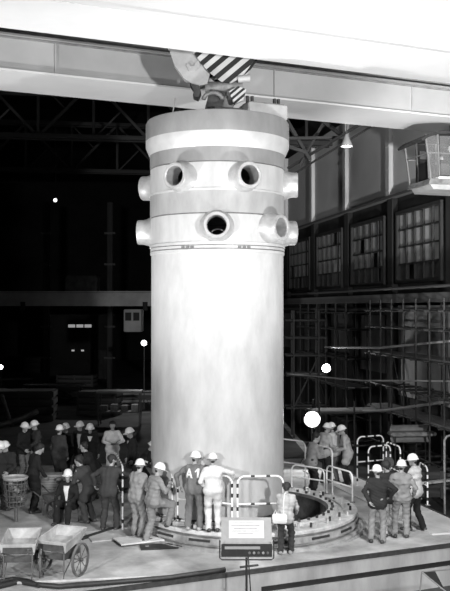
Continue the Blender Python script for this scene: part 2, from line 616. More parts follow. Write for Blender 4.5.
# crosshead, clevis and shackle below
a0, a1 = pz(205, 87), pz(243, 85)
MB().tube([(a0[0], 0.08, a0[1]), (a1[0], 0.08, a1[1])], 0.15, 20).build('crosshead', 'hook_mid', hb, True)
a0, a1 = pz(238, 80), pz(250, 79)
MB().tube([(a0[0], -0.15, a0[1]), (a1[0], -0.15, a1[1])], 0.085, 14).build('trunnion', 'hook_light', hb, True)
for q, m in ((((190, 84), (199, 86), (201, 92), (198, 98), (193, 96), (194, 91)), 'hook_dark'), (((210, 90), (226, 92), (222, 109), (205, 109)), 'hook_dark'), (((216, 88), (238, 92), (232, 108), (218, 109)), 'hook_mid')):
    MB().prism([pz(*p) for p in q], -0.14 if m == 'hook_dark' else -0.05, 0.3).build('clevis_plate', m, hb)
MB().prism([pz(*p) for p in ((229, 94), (238, 89), (246, 92), (243, 103), (234, 107))], -0.34, -0.24).build('striped_lug', 'hazard_small', hb)
rp = [P(227, 100, 20.9), P(213, 100, 20.9)]
MB().tube([(pz(213, 97)[0] + 0.22 * math.cos(t), -0.2, pz(213, 101)[1] + 0.16 * math.sin(t)) for t in [PI * k / 10 for k in range(11)]], 0.05, 10).build('shackle', 'hook_mid', hb, True)
tag(MB().tube([P(175, 98, 21.2), P(172.5, 112, 20.0), P(171, 118, 20.0)], 0.012, 6).build('tag_line', 'white_paint'), 'thin pale rope hanging beside the vessel lid', 'rope')

# ---------------------------------------------------------------- crane cab
cb = thing('crane_cab', 'glazed operator cab hanging under the crane at upper right', 'cab', tuple(P(437, 188, 27.6)), UA * 0.55)
w, dp, hh = 2.3, 1.5, 1.42
# body local: x along the crane, front face at y=-dp/2
x0, x1 = -0.55, 1.9
MB().prism([(x0 - 0.08, 0.02), (x1, 0.02), (x1, 0.18), (x0 - 0.02, 0.18)], -dp / 2, dp / 2).build('sill', 'hook_mid', cb)
MB().prism([(x0 + 0.12, -0.12), (x1, -0.16), (x1, 0.02), (x0 + 0.02, 0.02)], -dp / 2 + 0.1, dp / 2 - 0.1).build('base_tray', 'hook_light', cb)
roof = [(x0 - 0.36, hh - 0.10), (x0 - 0.15, hh + 0.06), (x0 + 0.2, hh + 0.16), (x0 + 0.8, hh + 0.20), (x1, hh + 0.20), (x1, hh + 0.12), (x0 + 0.8, hh + 0.12), (x0 + 0.2, hh + 0.08), (x0 - 0.12, hh - 0.02), (x0 - 0.32, hh - 0.16)]
rm = MB()
n = len(roof) // 2
for i in range(n - 1):
    q = [roof[i], roof[i + 1], roof[len(roof) - 2 - i], roof[len(roof) - 1 - i]]
    rm.prism(q, -dp / 2 - 0.12, dp / 2 + 0.12)
rm.build('canopy', 'steel_dark', cb)
for (xa, xb) in ((x0, x0 - 0.18), (x0 + 0.28, x0 + 0.22), (x0 + 0.9, x0 + 0.88), (x1 - 0.05, x1 - 0.05)):
    for yy in (-dp / 2 + 0.02, dp / 2 - 0.02):
        rod('post', (xa, yy, 0.16), (xb, yy, hh + 0.08), 0.05, 'hook_mid', cb, 'bar', 0.05)
for zz in (0.95,):
    for yy in (-dp / 2 + 0.02, dp / 2 - 0.02):
        rod('glazing_bar', (x0 - 0.12, yy, zz), (x1, yy, zz), 0.03, 'hook_mid', cb, 'bar', 0.03)
rod('glazing_bar', (x0 - 0.1, -dp / 2, 0.95), (x0 - 0.1, dp / 2, 0.95), 0.03, 'hook_mid', cb, 'bar', 0.03)
MB().prism([(x0 + 0.93, 0.18), (x1, 0.18), (x1, 0.62), (x0 + 0.93, 0.62)], -dp / 2 + 0.01, -dp / 2 + 0.03).build('apron_panel', 'steel_dark', cb)
for i, (xa, xb) in enumerate(((x0 - 0.14, x0 + 0.24), (x0 + 0.28, x0 + 0.88), (x0 + 0.92, x1 - 0.05))):
    MB().prism([(xa + 0.05, 0.6 if i == 2 else 0.18), (xb, 0.6 if i == 2 else 0.18), (xb, hh + 0.05), (xa, hh + 0.05)], -dp / 2 + 0.015, -dp / 2 + 0.021).build('pane', 'cab_glass', cb)
MB().prism([(x0 + 0.2, 0.2), (x1, 0.2), (x1, hh + 0.05), (x0 + 0.2, hh + 0.05)], dp / 2 - 0.04, dp / 2 - 0.02).build('rear_panel', 'hall_black', cb)  # black colour stands in for the dim inside of the cab
MB().prism([(x0 + 1.1, 0.75), (x1, 0.75), (x1, hh + 0.0), (x0 + 1.1, hh + 0.0)], dp / 2 - 0.07, dp / 2 - 0.045).build('rear_grey', 'steel_mid', cb)  # grey patch in place of the lighter part behind the operator
MB().prism([(x0 + 0.32, 1.0), (x0 + 0.7, 1.0), (x0 + 0.7, 1.25), (x0 + 0.32, 1.25)], dp / 2 - 0.07, dp / 2 - 0.045).build('rear_grey', 'steel_mid', cb)
MB().bevbox((0.12, -0.1, 0.45), (0.35, 0.4, 0.55), 0.03).build('control_desk', 'hook_dark', cb)
MB().bevbox((x0 + 0.55, -dp / 2 + 0.05, 0.21), (0.7, 0.3, 0.06), 0.02).build('ledge', 'white_paint', cb)
for xx in (0.5, 1.4):
    rod('hanger', (xx, 0, hh + 0.18), (xx, 0, 1.96), 0.08, 'steel_mid', cb, 'bar', 0.08)

# ---------------------------------------------------------------- right wall
wr = sempty('wall_right', tuple(WO), WRZ, 'dark right wall of the hall with pale panels above')
# local: x along the wall (away), y into the hall
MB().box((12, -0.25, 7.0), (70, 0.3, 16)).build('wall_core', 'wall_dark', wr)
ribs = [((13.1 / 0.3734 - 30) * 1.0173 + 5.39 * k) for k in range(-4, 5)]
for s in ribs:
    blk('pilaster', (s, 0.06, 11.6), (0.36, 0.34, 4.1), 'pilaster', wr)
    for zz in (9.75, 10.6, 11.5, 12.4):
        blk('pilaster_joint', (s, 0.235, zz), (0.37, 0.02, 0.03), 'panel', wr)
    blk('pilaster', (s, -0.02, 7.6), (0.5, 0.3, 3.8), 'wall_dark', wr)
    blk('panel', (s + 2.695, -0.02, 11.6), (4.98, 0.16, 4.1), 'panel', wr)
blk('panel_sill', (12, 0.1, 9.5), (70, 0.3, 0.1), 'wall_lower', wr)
nwin = 0
for k in range(-1, 4):
    s = ribs[3 + k] + 2.695
    if s > 26 or s < -6:
        continue
    nwin += 1
    wn = sempty('window_%d' % nwin, tuple(WO + WD * s + WN * 0.0), WRZ, 'dim gridded window high in the dark right wall')
    for xx in (-2.0, 2.0):
        blk('window_frame', (xx, 0.0, 7.5), (0.14, 0.3, 2.7), 'steel_dark', wn)
    for zz in (6.2, 8.8):
        blk('window_frame', (0, 0.0, zz), (4.1, 0.3, 0.14), 'steel_dark', wn)
    for i in range(1, 5):
        blk('mullion', (-2.0 + 0.8 * i, 0.0, 7.5), (0.06, 0.16, 2.6), 'steel_dark', wn)
    for i in range(1, 4):
        blk('transom', (0, 0.0, 6.2 + 0.65 * i), (4.0, 0.16, 0.06), 'steel_dark', wn)
    for i in range(5):
        for j in range(4):
            if (i * 3 + j * 5 + nwin) % 11 == 0:
                continue
            blk('pane', (-1.6 + 0.8 * i, -0.02, 6.525 + 0.65 * j), (0.74, 0.03, 0.59), 'window_glass' if j > 0 else 'wall_lower', wn)
blk('gallery_slab', (12, 0.5, 5.55), (60, 1.0, 0.3), 'wall_lower', wr)
rod('gallery_pipe', (-10, 0.95, 5.9), (40, 0.95, 5.9), 0.05, 'steel_mid', wr)
rod('gallery_pipe', (-10, 0.35, 5.15), (40, 0.35, 5.15), 0.07, 'steel_mid', wr)
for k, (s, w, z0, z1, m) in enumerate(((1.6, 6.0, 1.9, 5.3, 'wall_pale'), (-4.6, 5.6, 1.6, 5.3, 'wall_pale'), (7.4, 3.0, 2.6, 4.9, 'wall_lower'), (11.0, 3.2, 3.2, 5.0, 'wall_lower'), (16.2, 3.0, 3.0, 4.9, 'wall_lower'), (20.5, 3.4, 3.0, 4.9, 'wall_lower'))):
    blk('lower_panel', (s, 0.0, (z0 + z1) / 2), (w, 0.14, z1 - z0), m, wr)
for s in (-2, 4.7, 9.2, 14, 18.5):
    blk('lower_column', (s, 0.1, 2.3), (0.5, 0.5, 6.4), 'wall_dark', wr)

# back and left walls, roof
struct(MB().box((-5, 92, 8), (80, 0.4, 20)).build('wall_back', 'hall_black'), 'black far end wall of the hall')
struct(MB().box((-32, 45, 8), (0.4, 110, 20)).build('wall_left', 'hall_black'), 'black left wall of the hall')
struct(MB().box((-5, 45, 18.3), (60, 100, 0.3)).build('ceiling', 'hall_black'), 'dark roof of the hall')

# ---------------------------------------------------------------- roof trusses
for k, (d, zlo) in enumerate(((33.0, 13.2), (41.0, 13.0), (50.0, 12.8))):
    lab = ('nearest dark lattice roof truss behind the crane girder', 'second dark lattice roof truss deeper in the hall', 'farthest dark lattice roof truss deep in the hall')[k]
    tr = thing('roof_truss', lab, 'truss', (-6, d, zlo), UA * 0.35, 'roof trusses')
    L, hgt, N = 30, 2.6, 12
    for zz in (0, hgt):
        for yy in (0, 0.5):
            rod('chord', (-L / 2, yy, zz), (L / 2, yy, zz), 0.2, 'truss', tr, 'bar', 0.2)
    for i in range(N + 1):
        x = -L / 2 + L * i / N
        rod('strut', (x, 0.2, 0), (x, 0.2, hgt), 0.13, 'truss', tr, 'bar', 0.13)
        if i < N:
            xa, xb = (x, x + L / N)
            za, zb2 = (0, hgt) if i % 2 else (hgt, 0)
            rod('diagonal', (xa, 0.2, za), (xb, 0.2, zb2), 0.13, 'truss', tr, 'bar', 0.13)
            rod('bracing', (xa, 0.4, zb2), ((xa + xb) / 2, 0.4, hgt / 2), 0.08, 'truss', tr, 'bar', 0.08)
# bracing in front of the panelled wall on the right
rb = thing('roof_bracing', 'dark slanting roof braces in front of the pale wall panels', 'bracing', tuple(P(300, 150, 34)))
for (a, b, da, db, r) in (((288, 168), (368, 119), 34, 32, 0.09), ((290, 176), (378, 122), 34.5, 32, 0.06), ((312, 112), (346, 138), 33, 33, 0.13), ((288, 138), (345, 137), 33, 33, 0.10), ((288, 146), (306, 152), 33, 33, 0.12), ((286, 118), (310, 160), 33, 33.3, 0.12), ((326, 118), (300, 166), 33.4, 33.6, 0.09)):
    o = Vector(rb.location)
    rod('brace', P(*a, da) - o, P(*b, db) - o, r, 'truss', rb, 'bar', r)

# ---------------------------------------------------------------- pendant lamp
pl = thing('pendant_lamp', 'lit cone shaped pendant lamp below the crane girder', 'lamp', tuple(P(347, 146, 31)))
MB().lathe([(0.045, 0.42), (0.06, 0.40), (0.10, 0.28), (0.19, 0.06), (0.195, 0.0), (0.185, 0.0), (0.09, 0.27)], 24).build('shade', 'hook_light', pl, True)
MB().lathe([(0.0, -0.03), (0.12, -0.01), (0.16, 0.02), (0.1, 0.06), (0.0, 0.07)], 20).build('bulb', 'lamp_mid', pl, True)
rod('stem', (0, 0, 0.42), (0.06, 0, 3.0), 0.02, 'steel_mid', pl)
_l = bpy.data.lights.new('pendant_light', 'POINT'); _l.energy = 30; _l.shadow_soft_size = 0.1
_o = bpy.data.objects.new('pendant_light', _l); C.objects.link(_o); _o.location = P(347, 148.5, 31)


# work lamps
def worklamp(label, x, y, d, r, m, watts, n=1, ground=-0.9, stand=True):
    p = P(x, y, d)
    t = thing('work_lamp', label, 'lamp', (p.x, p.y, ground if stand else p.z))
    h = p.z - ground if stand else 0
    for i in range(n):
        ox = (i - (n - 1) / 2) * r * 2.0
        M = Matrix.Translation((ox, 0, h)) @ Matrix.Rotation(R(90), 4, 'X')
        MB().lathe([(0.0, -0.02), (r, 0.0), (r * 1.12, 0.05), (r * 1.1, -0.02), (r * 0.8, -0.16), (r * 0.3, -0.24), (0, -0.25)], 20, M=M).build('housing', 'steel_mid', t, True)
        MB().lathe([(0.0, 0.02), (r * 0.6, 0.015), (r * 0.97, 0.006)], 20, M=M).build('lens', m, t, True)
    if stand:
        rod('stand_pole', (0, 0.12, 0.0), (0, 0.12, h), 0.025, 'steel_mid', t)
        for k in range(3):
            a = 2 * PI * k / 3 + 0.4
            rod('leg', (0.5 * math.cos(a), 0.12 + 0.5 * math.sin(a), 0.0), (0, 0.12, 0.7), 0.018, 'steel_mid', t)
    if watts:
        l = bpy.data.lights.new('work_light', 'SPOT')
        l.energy = watts
        l.spot_size = R(150)
        l.shadow_soft_size = r
        lo = bpy.data.objects.new('work_light', l)
        C.objects.link(lo)
        lo.location = p + Vector((0, -0.12, 0))
        lo.rotation_euler = (Vector((0.5, 22, 1.0)) - lo.location).to_track_quat('-Z', 'Y').to_euler()
    return t


worklamp('glaring floodlight on a stand behind the back group of helmeted people', 312, 419, 29.5, 0.24, 'lamp_hot', 180, 1, ground=0.0)
worklamp('smaller glaring work lamp high on the right scaffold', 326, 368, 36.0, 0.16, 'lamp_hot', 200, 1, stand=False)
worklamp('bright distant work lamp just left of the vessel', 144, 343, 46.0, 0.14, 'lamp_mid', 400, 1, ground=0.0)
worklamp('tiny distant lamp at the left edge of the photograph', 1, 367, 48, 0.12, 'lamp_mid', 60, 1, ground=0.0)
hl_ = worklamp('tiny distant lamp high in the dark hall', 55, 200, 60, 0.13, 'lamp_tube', 0, 1, stand=False)
rod('hanger', (0, 0.1, 0.1), (0, 0.1, 18.15 - hl_.location.z), 0.03, 'steel_dark', hl_)

# ---------------------------------------------------------------- far crane and clutter at the left
fc = thing('far_crane', 'dim pale bridge girder spanning the far hall at left', 'crane', (-9.5, 45, 5.2), R(-3))
MB().box((0, 0, 0.45), (24, 0.6, 0.6)).build('bridge_beam', 'crane_far', fc)
MB().box((0, -0.32, 0.13), (24, 0.1, 0.07)).build('lower_rail', 'crane_far', fc)
MB().box((0, -0.32, 0.80), (24, 0.1, 0.07)).build('upper_rail', 'crane_far', fc)
MB().bevbox((5.0, -0.2, -0.62), (0.85, 0.9, 1.1), 0.03).build('cab', 'crane_far', fc)
blk('cab_window', (4.8, -0.66, -0.42), (0.3, 0.02, 0.4), 'hall_black', fc)
blk('cab_window', (5.2, -0.66, -0.42), (0.3, 0.02, 0.4), 'hall_black', fc)
for x in (-9.8, -3.6, -0.5, 5.6):
    rod('hanger', (x, -0.4, -0.12), (x, -0.4, 0.3), 0.12, 'hall_black', fc)
MB().bevbox((2.4, 0, 1.2), (1.6, 0.8, 0.8), 0.05).build('trolley', 'steel_dark', fc)
rod('hoist_rope', (-6.7, -0.1, -3.8), (-6.7, -0.1, 0.2), 0.05, 'steel_dark', fc)

for k, x in enumerate((-16, -11.5, -7.4, -3.6)):
    col = thing('hall_column', ('leftmost', 'second', 'third', 'rightmost')[k] + ' dim steel column standing in the far left hall', 'column', (x, 58, 0), 0, 'hall columns')
    rod('shaft', (0, 0, 0), (0, 0, 12), 0.35, 'steel_dark', col, 'bar', 0.5)
    blk('bracket', (0, -0.3, 6.0), (0.6, 0.9, 0.5), 'steel_dark', col)
    for zz in (2, 4, 8, 10):
        blk('flange_plate', (0, -0.27, zz), (0.7, 0.04, 0.12), 'steel_mid', col)
hp_ = P(81, 326, 66)
lw = thing('site_hut', 'dark two-storey site hut with a lit window strip in the left hall', 'hut', (hp_.x, 66.0, 0))
MB().box((0, 1.25, 2.3), (4.6, 2.2, 4.6)).build('wall', 'hall_black', lw)
MB().box((0, 1.25, 4.68), (5.0, 2.6, 0.16)).build('roof', 'steel_dark', lw)
for i in range(3):
    blk('pane', (-0.7 + 0.6 * i, 0.12, hp_.z), (0.5, 0.05, 0.22), 'lamp_window', lw)
    blk('frame', (-0.7 + 0.6 * i, 0.11, hp_.z - 0.13), (0.6, 0.06, 0.03), 'steel_dark', lw)
for i in range(2):
    blk('pane', (-0.6 + 0.7 * i, 0.12, hp_.z - 1.8), (0.2, 0.05, 0.12), 'lamp_window', lw)
blk('door', (1.4, 0.13, 1.05), (0.9, 0.06, 2.1), 'steel_dark', lw)


def crate(label, x, y, d, w, h, dep, m, slats=4, name='slatted_crate', cat='crate'):
    p = G(x, y) if d > 36 else P(x, y, d)
    k_ = p.y / d
    w, h, dep = w * k_, h * k_, dep * k_
    t = thing(name, label, cat, tuple(p), random.uniform(-0.2, 0.2))
    MB().box((0, 0, h / 2), (w * 0.96, dep * 0.96, h * 0.96)).build('core', 'hall_black', t)
    for i in range(slats):
        z = h * (i + 0.5) / slats
        blk('slat', (0, -dep / 2, z), (w, 0.04, h / slats * 0.7), m, t)
        blk('slat', (w / 2, 0, z), (0.04, dep, h / slats * 0.7), m, t)
    for sx in (-1, 0, 1):
        blk('post', (sx * w * 0.47, -dep / 2 - 0.03, h / 2), (0.09, 0.05, h), m, t)
    return t


crate('wide slatted crate in the dim left background', 77, 386, 46, 1.9, 0.6, 1.0, 'steel_mid', 3)
crate('low crate at the far left background below the far crane', 26, 372, 52, 2.2, 0.9, 1.2, 'steel_dark', 3)
crate('large dark crate behind the left group of people', 22, 420, 38, 2.8, 1.3, 1.4, 'steel_dark', 4)
crate('dark machine crate behind the bare-headed person in white shirt', 100, 415, 40, 1.8, 1.1, 1.0, 'steel_dark', 4)
crate('flat crate beside the vessel in the dim left background', 133, 400, 45, 2.0, 0.5, 1.0, 'steel_mid', 2)


def boards(label, c, rz, n, L, w, th, m, jit=0.05, per=1, name='board_stack', cat='boards'):
    t = thing(name, label, cat, tuple(c), rz)
    for i in range(n):
        for j in range(per):
            piece('cube', 'board', m if (i + j) % 3 else 'wood_dark' if m == 'wood_dark' else 'wood', t, (random.uniform(-jit, jit) * 3, (j - (per - 1) / 2) * w * 1.05 + random.uniform(-jit, jit) * 0.3, th * (i + 0.5) * 1.15), (L, w, th), Quaternion((0, 0, 1), random.uniform(-jit, jit)))
    return t


boards('stack of pale boards on the floor between the left people', G(49, 490), 0.1, 7, 0.9, 0.22, 0.06, 'wood', 0.05, 2)
boards('low stack of pale boards below the person in white shirt', G(75, 492), 0.25, 6, 0.8, 0.2, 0.06, 'wood', 0.05, 2)
boards('long dim timber pile in the left background', G(115, 402), 0.1, 5, 5, 0.3, 0.12, 'steel_mid', 0.03, 2)
boards('stacked boards leaning by the vessel at the back left', G(127, 489), 1.2, 8, 1.0, 0.25, 0.07, 'wood_dark', 0.06, 2)
boards('heap of loose planks beyond the right edge of the platform', P(428, 478, 27.5) + Vector((0, 0, -0.3)), 0.35, 4, 2.6, 0.2, 0.07, 'wood_dark', 0.22, 3)
for k, (a, b, d, r, lab) in enumerate((((0, 425), (38, 411), 37, 0.12, 'slanting pale pipe at the left edge behind the people'), ((2, 395), (12, 425), 37, 0.09, 'bent dim pipe at the far left edge'), ((117, 390), (152, 392), 44, 0.06, 'thin pale rail beside the vessel in the left background'))):
    pa, pb = P(*a, d), P(*b, d + 0.8)
    mid = (pa + pb) / 2 + Vector((0, 0, -0.06))
    tag(MB().tube([pa, mid, pb], r, 10).build('pipe', 'steel_mid', None, True), lab, 'pipe')
# low shelves and tables of the far left
for k, (x, y, d, w, h) in enumerate(((10, 402, 44, 2.6, 1.3), (55, 405, 42, 3.2, 1.1), (120, 425, 38, 2.0, 1.5))):
    t = thing('work_bench', ('dim work bench at the far left background', 'dim long work bench behind the left people', 'dim work bench behind the person in the dark coat')[k], 'bench', tuple(G(x, y)))
    blk('top', (0, 0, h), (w, 0.9, 0.1), 'steel_mid', t)
    for sx in (-1, 1):
        for sy in (-1, 1):
            rod('leg', (sx * w * 0.45, sy * 0.38, 0), (sx * w * 0.45, sy * 0.38, h), 0.06, 'steel_dark', t, 'bar', 0.06)
    blk('shelf', (0, 0, h * 0.4), (w * 0.9, 0.7, 0.06), 'steel_dark', t)
    for i in range(4):
        blk('stored_box', (-w * 0.35 + i * w * 0.23, 0, h * 0.4 + 0.16), (0.3, 0.5, 0.25 + 0.08 * (i % 2)), 'steel_mid' if i % 2 else 'steel_dark', t)


# ---------------------------------------------------------------- scaffolds on the right
def scaffold(label, o, rz, xs, ys, zs, boards_at=(), r=0.04, m='steel_dark', zlow=-0.9):
    t = thing('scaffold', label, 'scaffold', (o[0], o[1], zlow), rz)
    H = zs[-1] - zlow
    for y in ys:
        for x in xs:
            rod('standard', (x, y, 0), (x, y, H + 0.4), r, m, t)
        for z in zs:
            rod('ledger', (xs[0] - 0.3, y, z - zlow), (xs[-1] + 0.3, y, z - zlow), r, m, t)
    for x in xs:
        for z in zs:
            rod('transom', (x, ys[0] - 0.2, z - zlow), (x, ys[-1] + 0.2, z - zlow), r, m, t)
    for z in boards_at:
        for j in range(3):
            yy = ys[0] + (ys[-1] - ys[0]) * (j + 0.5) / 3
            blk('deck_board', (sum(xs[::len(xs) - 1]) / 2, yy, z - zlow + 0.06), (xs[-1] - xs[0] + 0.5, (ys[-1] - ys[0]) / 3.3, 0.05), 'wood_dark', t)
    for i in range(len(xs) - 1):
        rod('cross_brace', (xs[i], ys[0], zs[i % 2] - zlow), (xs[i + 1], ys[0], zs[(i + 2) % len(zs)] - zlow), r * 0.8, m, t)
    return t


scaffold('narrow tower scaffold right beside the vessel', (2.75, 36), 0.0, (0, 1.0), (0, 1.0), (1.2, 2.5, 3.3, 4.0, 4.7), (2.5,), 0.045)
so_ = WO + WD * 7.2 + WN * 0.35
scaffold('long tube scaffold along the lower right wall in the middle', so_, WRZ, (0, 1.4, 2.8, 4.2, 5.6, 7.0), (0, 0.9), (0.6, 1.9, 3.1, 4.3, 5.0), (1.9,), 0.035)
so_ = WO + WD * -4.5 + WN * 0.35
scaffold('tall dense tube scaffold at the right edge before the pale wall', so_, WRZ, (0, 1.1, 2.2, 3.3, 4.4, 5.5, 6.6, 7.7, 8.8), (0, 0.9), (0.3, 1.5, 2.4, 3.5, 4.5, 5.1), (1.5, 3.5), 0.032)
scaffold('low tube scaffold behind the right hand barriers', (3.4, 32.5), R(8), (0, 1.3, 2.6), (0, 1.0), (0.2, 1.4), (1.4,), 0.035)
# long pipes and cable across
for k, (a, b, d0, d1, r, lab) in enumerate((((330, 412), (450, 401), 35, 28, 0.05, 'long pale pipe running along the right scaffold foot'), ((290, 374), (450, 381), 35, 28, 0.03, 'thin cable strung across the right scaffold'), ((325, 347), (450, 341), 36, 28, 0.04, 'pale tube crossing the right scaffold at mid height'))):
    tag(MB().tube([P(*a, d0), (P(*a, d0) + P(*b, d1)) / 2 + Vector((0, 0, -0.12)), P(*b, d1)], r, 8).build('pipe', 'crane_far', None, True), lab, 'pipe')
# pale trough and bent pipe post at the right
tp = P(410, 436, 29)
tro = thing('metal_trough', 'dim pale metal trough beyond the right hand barriers', 'trough', (tp.x, tp.y, tp.z - 0.25), 0.1)
MB().lathe([(0.30, 0), (0.28, 0), (0.28, 1), (0.30, 1)], 14, M=Matrix.Translation((-0.6, 0, 0.34)) @ Matrix.Rotation(R(90), 4, 'Y') @ Matrix.Scale(1.25, 4, (0, 0, 1)), arc=(PI / 2 * 0, PI)).build('shell', 'wall_pale', tro, True)
MB().bevbox((0.05, 0, 0.34), (1.5, 0.5, 0.12), 0.03).build('rim', 'hook_mid', tro)
for sx in (-0.5, 0.5):
    rod('leg', (sx, 0, -(tro.location.z + 0.9)), (sx, 0, 0.3), 0.04, 'steel_dark', tro, 'bar', 0.04)
bp0, bp1 = P(444, 512, 24.6), P(444, 440, 24.6)
tag(MB().tube([(bp0.x, bp0.y, -0.9), bp1, bp1 + Vector((0.06, 0, 0.10)), bp1 + Vector((0.2, 0.05, 0.14)), bp1 + Vector((0.6, 0.2, 0.12)), bp1 + Vector((0.9, 0.3, -1.5))], 0.032, 10).build('bent_pipe', 'hook_mid', None, True), 'white bent pipe post at the right edge of the photograph', 'pipe')
cl = P(418, 470, 27)
crate('dark timber block beyond the right platform edge', 412, 494, 27, 1.6, 0.8, 1.0, 'steel_dark', 3, 'timber_block', 'block')
MBs = boards('single slanting pale plank by the bent pipe', P(437, 482, 26), 0.5, 1, 2.0, 0.18, 0.05, 'wood', 0.02, 1, 'plank', 'plank')


# ---------------------------------------------------------------- barriers
def barrier(label, p0, p1, z0, h, r=0.022, mid=0.5, zmid=None, bands=True, bandlen=0.085):
    p0 = Vector((p0[0], p0[1], z0))
    p1 = Vector((p1[0], p1[1], z0))
    t = thing('safety_barrier', label, 'barrier', tuple(p0), 0, 'striped safety barriers')
    d = p1 - p0
    L = d.length
    e = d / L
    up = Vector((0, 0, 1))
    cr = 0.16
    pts = [Vector((0, 0, 0)), up * (h - cr)]
    for k in range(1, 7):
        a = PI / 2 * k / 6
        pts.append(up * (h - cr + cr * math.sin(a)) + e * (cr - cr * math.cos(a)))
    for k in range(0, 7):
        a = PI / 2 * k / 6
        pts.append(e * (L - cr + cr * math.sin(a)) + up * (h - cr + cr * math.cos(a)))
    pts.append(e * L)
    MB().tube(pts, r, 10).build('frame', 'white_paint', t, True)
    MB().tube([up * h * mid, e * L + up * h * mid], r * 0.9, 10).build('mid_rail', 'white_paint', t, True)
    for s in (0, L):
        for f in ((0.12, 0.38, 0.62, 0.80) if bands else ()):
            rod('black_band', e * s + up * (h * f), e * s + up * (h * f + bandlen), r * 1.12, 'black_paint', t)
    nb = max(2, int(L / 0.34))
    for i in range(nb if bands else 0):
        s = cr + (L - 2 * cr) * (i + 0.5) / nb
        rod('black_band', e * (s - bandlen / 2) + up * h, e * (s + bandlen / 2) + up * h, r * 1.12, 'black_paint', t)
        rod('black_band', e * (s - bandlen / 2) + up * h * mid, e * (s + bandlen / 2) + up * h * mid, r * 1.04, 'black_paint', t)
    for s in (0, L):
        blk('foot', e * s + up * 0.01, (0.12, 0.12, 0.02), 'hook_mid', t)
    return t


def onring(x, rr=2.5):
    # point of the front half of the ring at radius rr seen at photo column x
    k = (x - 225) / FPX
    a, b, c = 1 + k * k, -2 * (RC.x * k + RC.y), RC.x ** 2 + RC.y ** 2 - rr * rr
    d = (-b - math.sqrt(max(0, b * b - 4 * a * c))) / (2 * a)
    return (k * d, d)


barrier('striped barrier in front of the vessel left of the person with A1', onring(139), onring(172.5), 0.38, 1.19)
barrier('striped barrier in front of the two people leaning at the vessel', onring(178), onring(232), 0.38, 1.19)
barrier('striped barrier in front of the bare vessel foot at right', onring(237.5), onring(283), 0.38, 1.19)
barrier('striped barrier at the far left side of the ring behind the worker', G(123, 530)[:2], G(116, 512)[:2], 0.0, 1.5)
a_ = RC
barrier('barrier on the back of the ring nearest the vessel', (RC.x + 1.25, RC.y + 2.3), (RC.x + 2.05, RC.y + 1.6), 0.38, 0.62, bands=False)
barrier('barrier on the back of the ring in front of the helmeted people', (RC.x + 2.1, RC.y + 1.5), (RC.x + 2.62, RC.y + 0.45), 0.38, 0.74, bands=False)
barrier('barrier behind the vessel below the glaring floodlight', P(270, 480, 26.8)[:2], P(305, 480, 26.0)[:2], 0.0, 1.35, bands=False)
barrier('plain white barrier before the dim bare-headed person', P(309, 480, 26.0)[:2], P(332, 480, 25.0)[:2], 0.0, 1.3, bands=False)
barrier('barrier right of the back group ending at rounded corners', P(357, 480, 26.2)[:2], P(383, 480, 26.6)[:2], 0.0, 1.45)
barrier('second barrier behind the right hand group of people', P(368, 480, 25.2)[:2], P(390, 480, 25.6)[:2], 0.0, 1.32)
barrier('third barrier turned askew behind the right hand group', P(386, 480, 25.8)[:2], P(400, 480, 24.8)[:2], 0.0, 1.38)
barrier('short barrier just right of the light shirted person', P(419, 500, 24.6)[:2], P(427, 500, 23.8)[:2], 0.0, 1.0)
# loose round safety disc on the rear barrier
sd = P(388, 462, 24.9)
t = thing('warning_disc', 'dark round disc hung on the barrier behind the right people', 'disc', tuple(sd), 0)
MB().lathe([(0, 0), (0.15, 0.0), (0.16, 0.015), (0.15, 0.03), (0, 0.03)], 24, M=Matrix.Rotation(R(90), 4, 'X')).build('plate', 'hook_dark', t, True)
rod('hook_wire', (0, 0, 0.15), (0, 0.0, 0.32), 0.006, 'steel_mid', t)
# pale boards at the ring
pb = G(139, 541)
t = thing('plywood_sheet', 'white plywood sheet on the floor under the left workers', 'board', (pb.x, pb.y, 0.055), R(24))
MB().bevbox((0, 0, 0), (1.0, 0.62, 0.03), 0.004).build('sheet', 'sheet', t)
blk('batten', (0, 0.0, -0.035), (0.9, 0.08, 0.04), 'wood', t)
dpl = G(157, 545)
t = thing('steel_plate', 'dark steel plate on the floor beside the white plywood sheet', 'plate', (dpl.x + 0.1, dpl.y - 0.12, 0.02), R(10))
MB().bevbox((0, 0, 0), (0.9, 0.4, 0.03), 0.004).build('plate', 'steel_edge', t)
for sx in (-0.3, 0.3):
    blk('lifting_lug', (sx, 0, 0.022), (0.08, 0.05, 0.02), 'hook_mid', t)
for k, (x, y, w) in enumerate(((181, 536, 0.36), (205, 534, 0.5), (223, 535, 0.34), (262, 536, 0.4), (160, 532, 0.45))):
    q = onring(x, 2.62)
    t = thing('wood_block', ('small', 'long', 'short', 'pale', 'square')[k] + ' wooden block on the ring edge ' + ('by the barrier posts', 'under the feet of the two leaning people', 'left of the instrument case', 'left of the person with the bag', 'under the raised foot of the worker')[k], 'block', (q[0], q[1] + 0.16, 0.40), R(k * 7 - 10))
    MB().bevbox((0, 0, 0.05), (w, 0.16, 0.09), 0.008).build('timber', 'wood', t)
    blk('wedge', (w * 0.2, -0.0, 0.115), (w * 0.4, 0.12, 0.03), 'sheet', t)

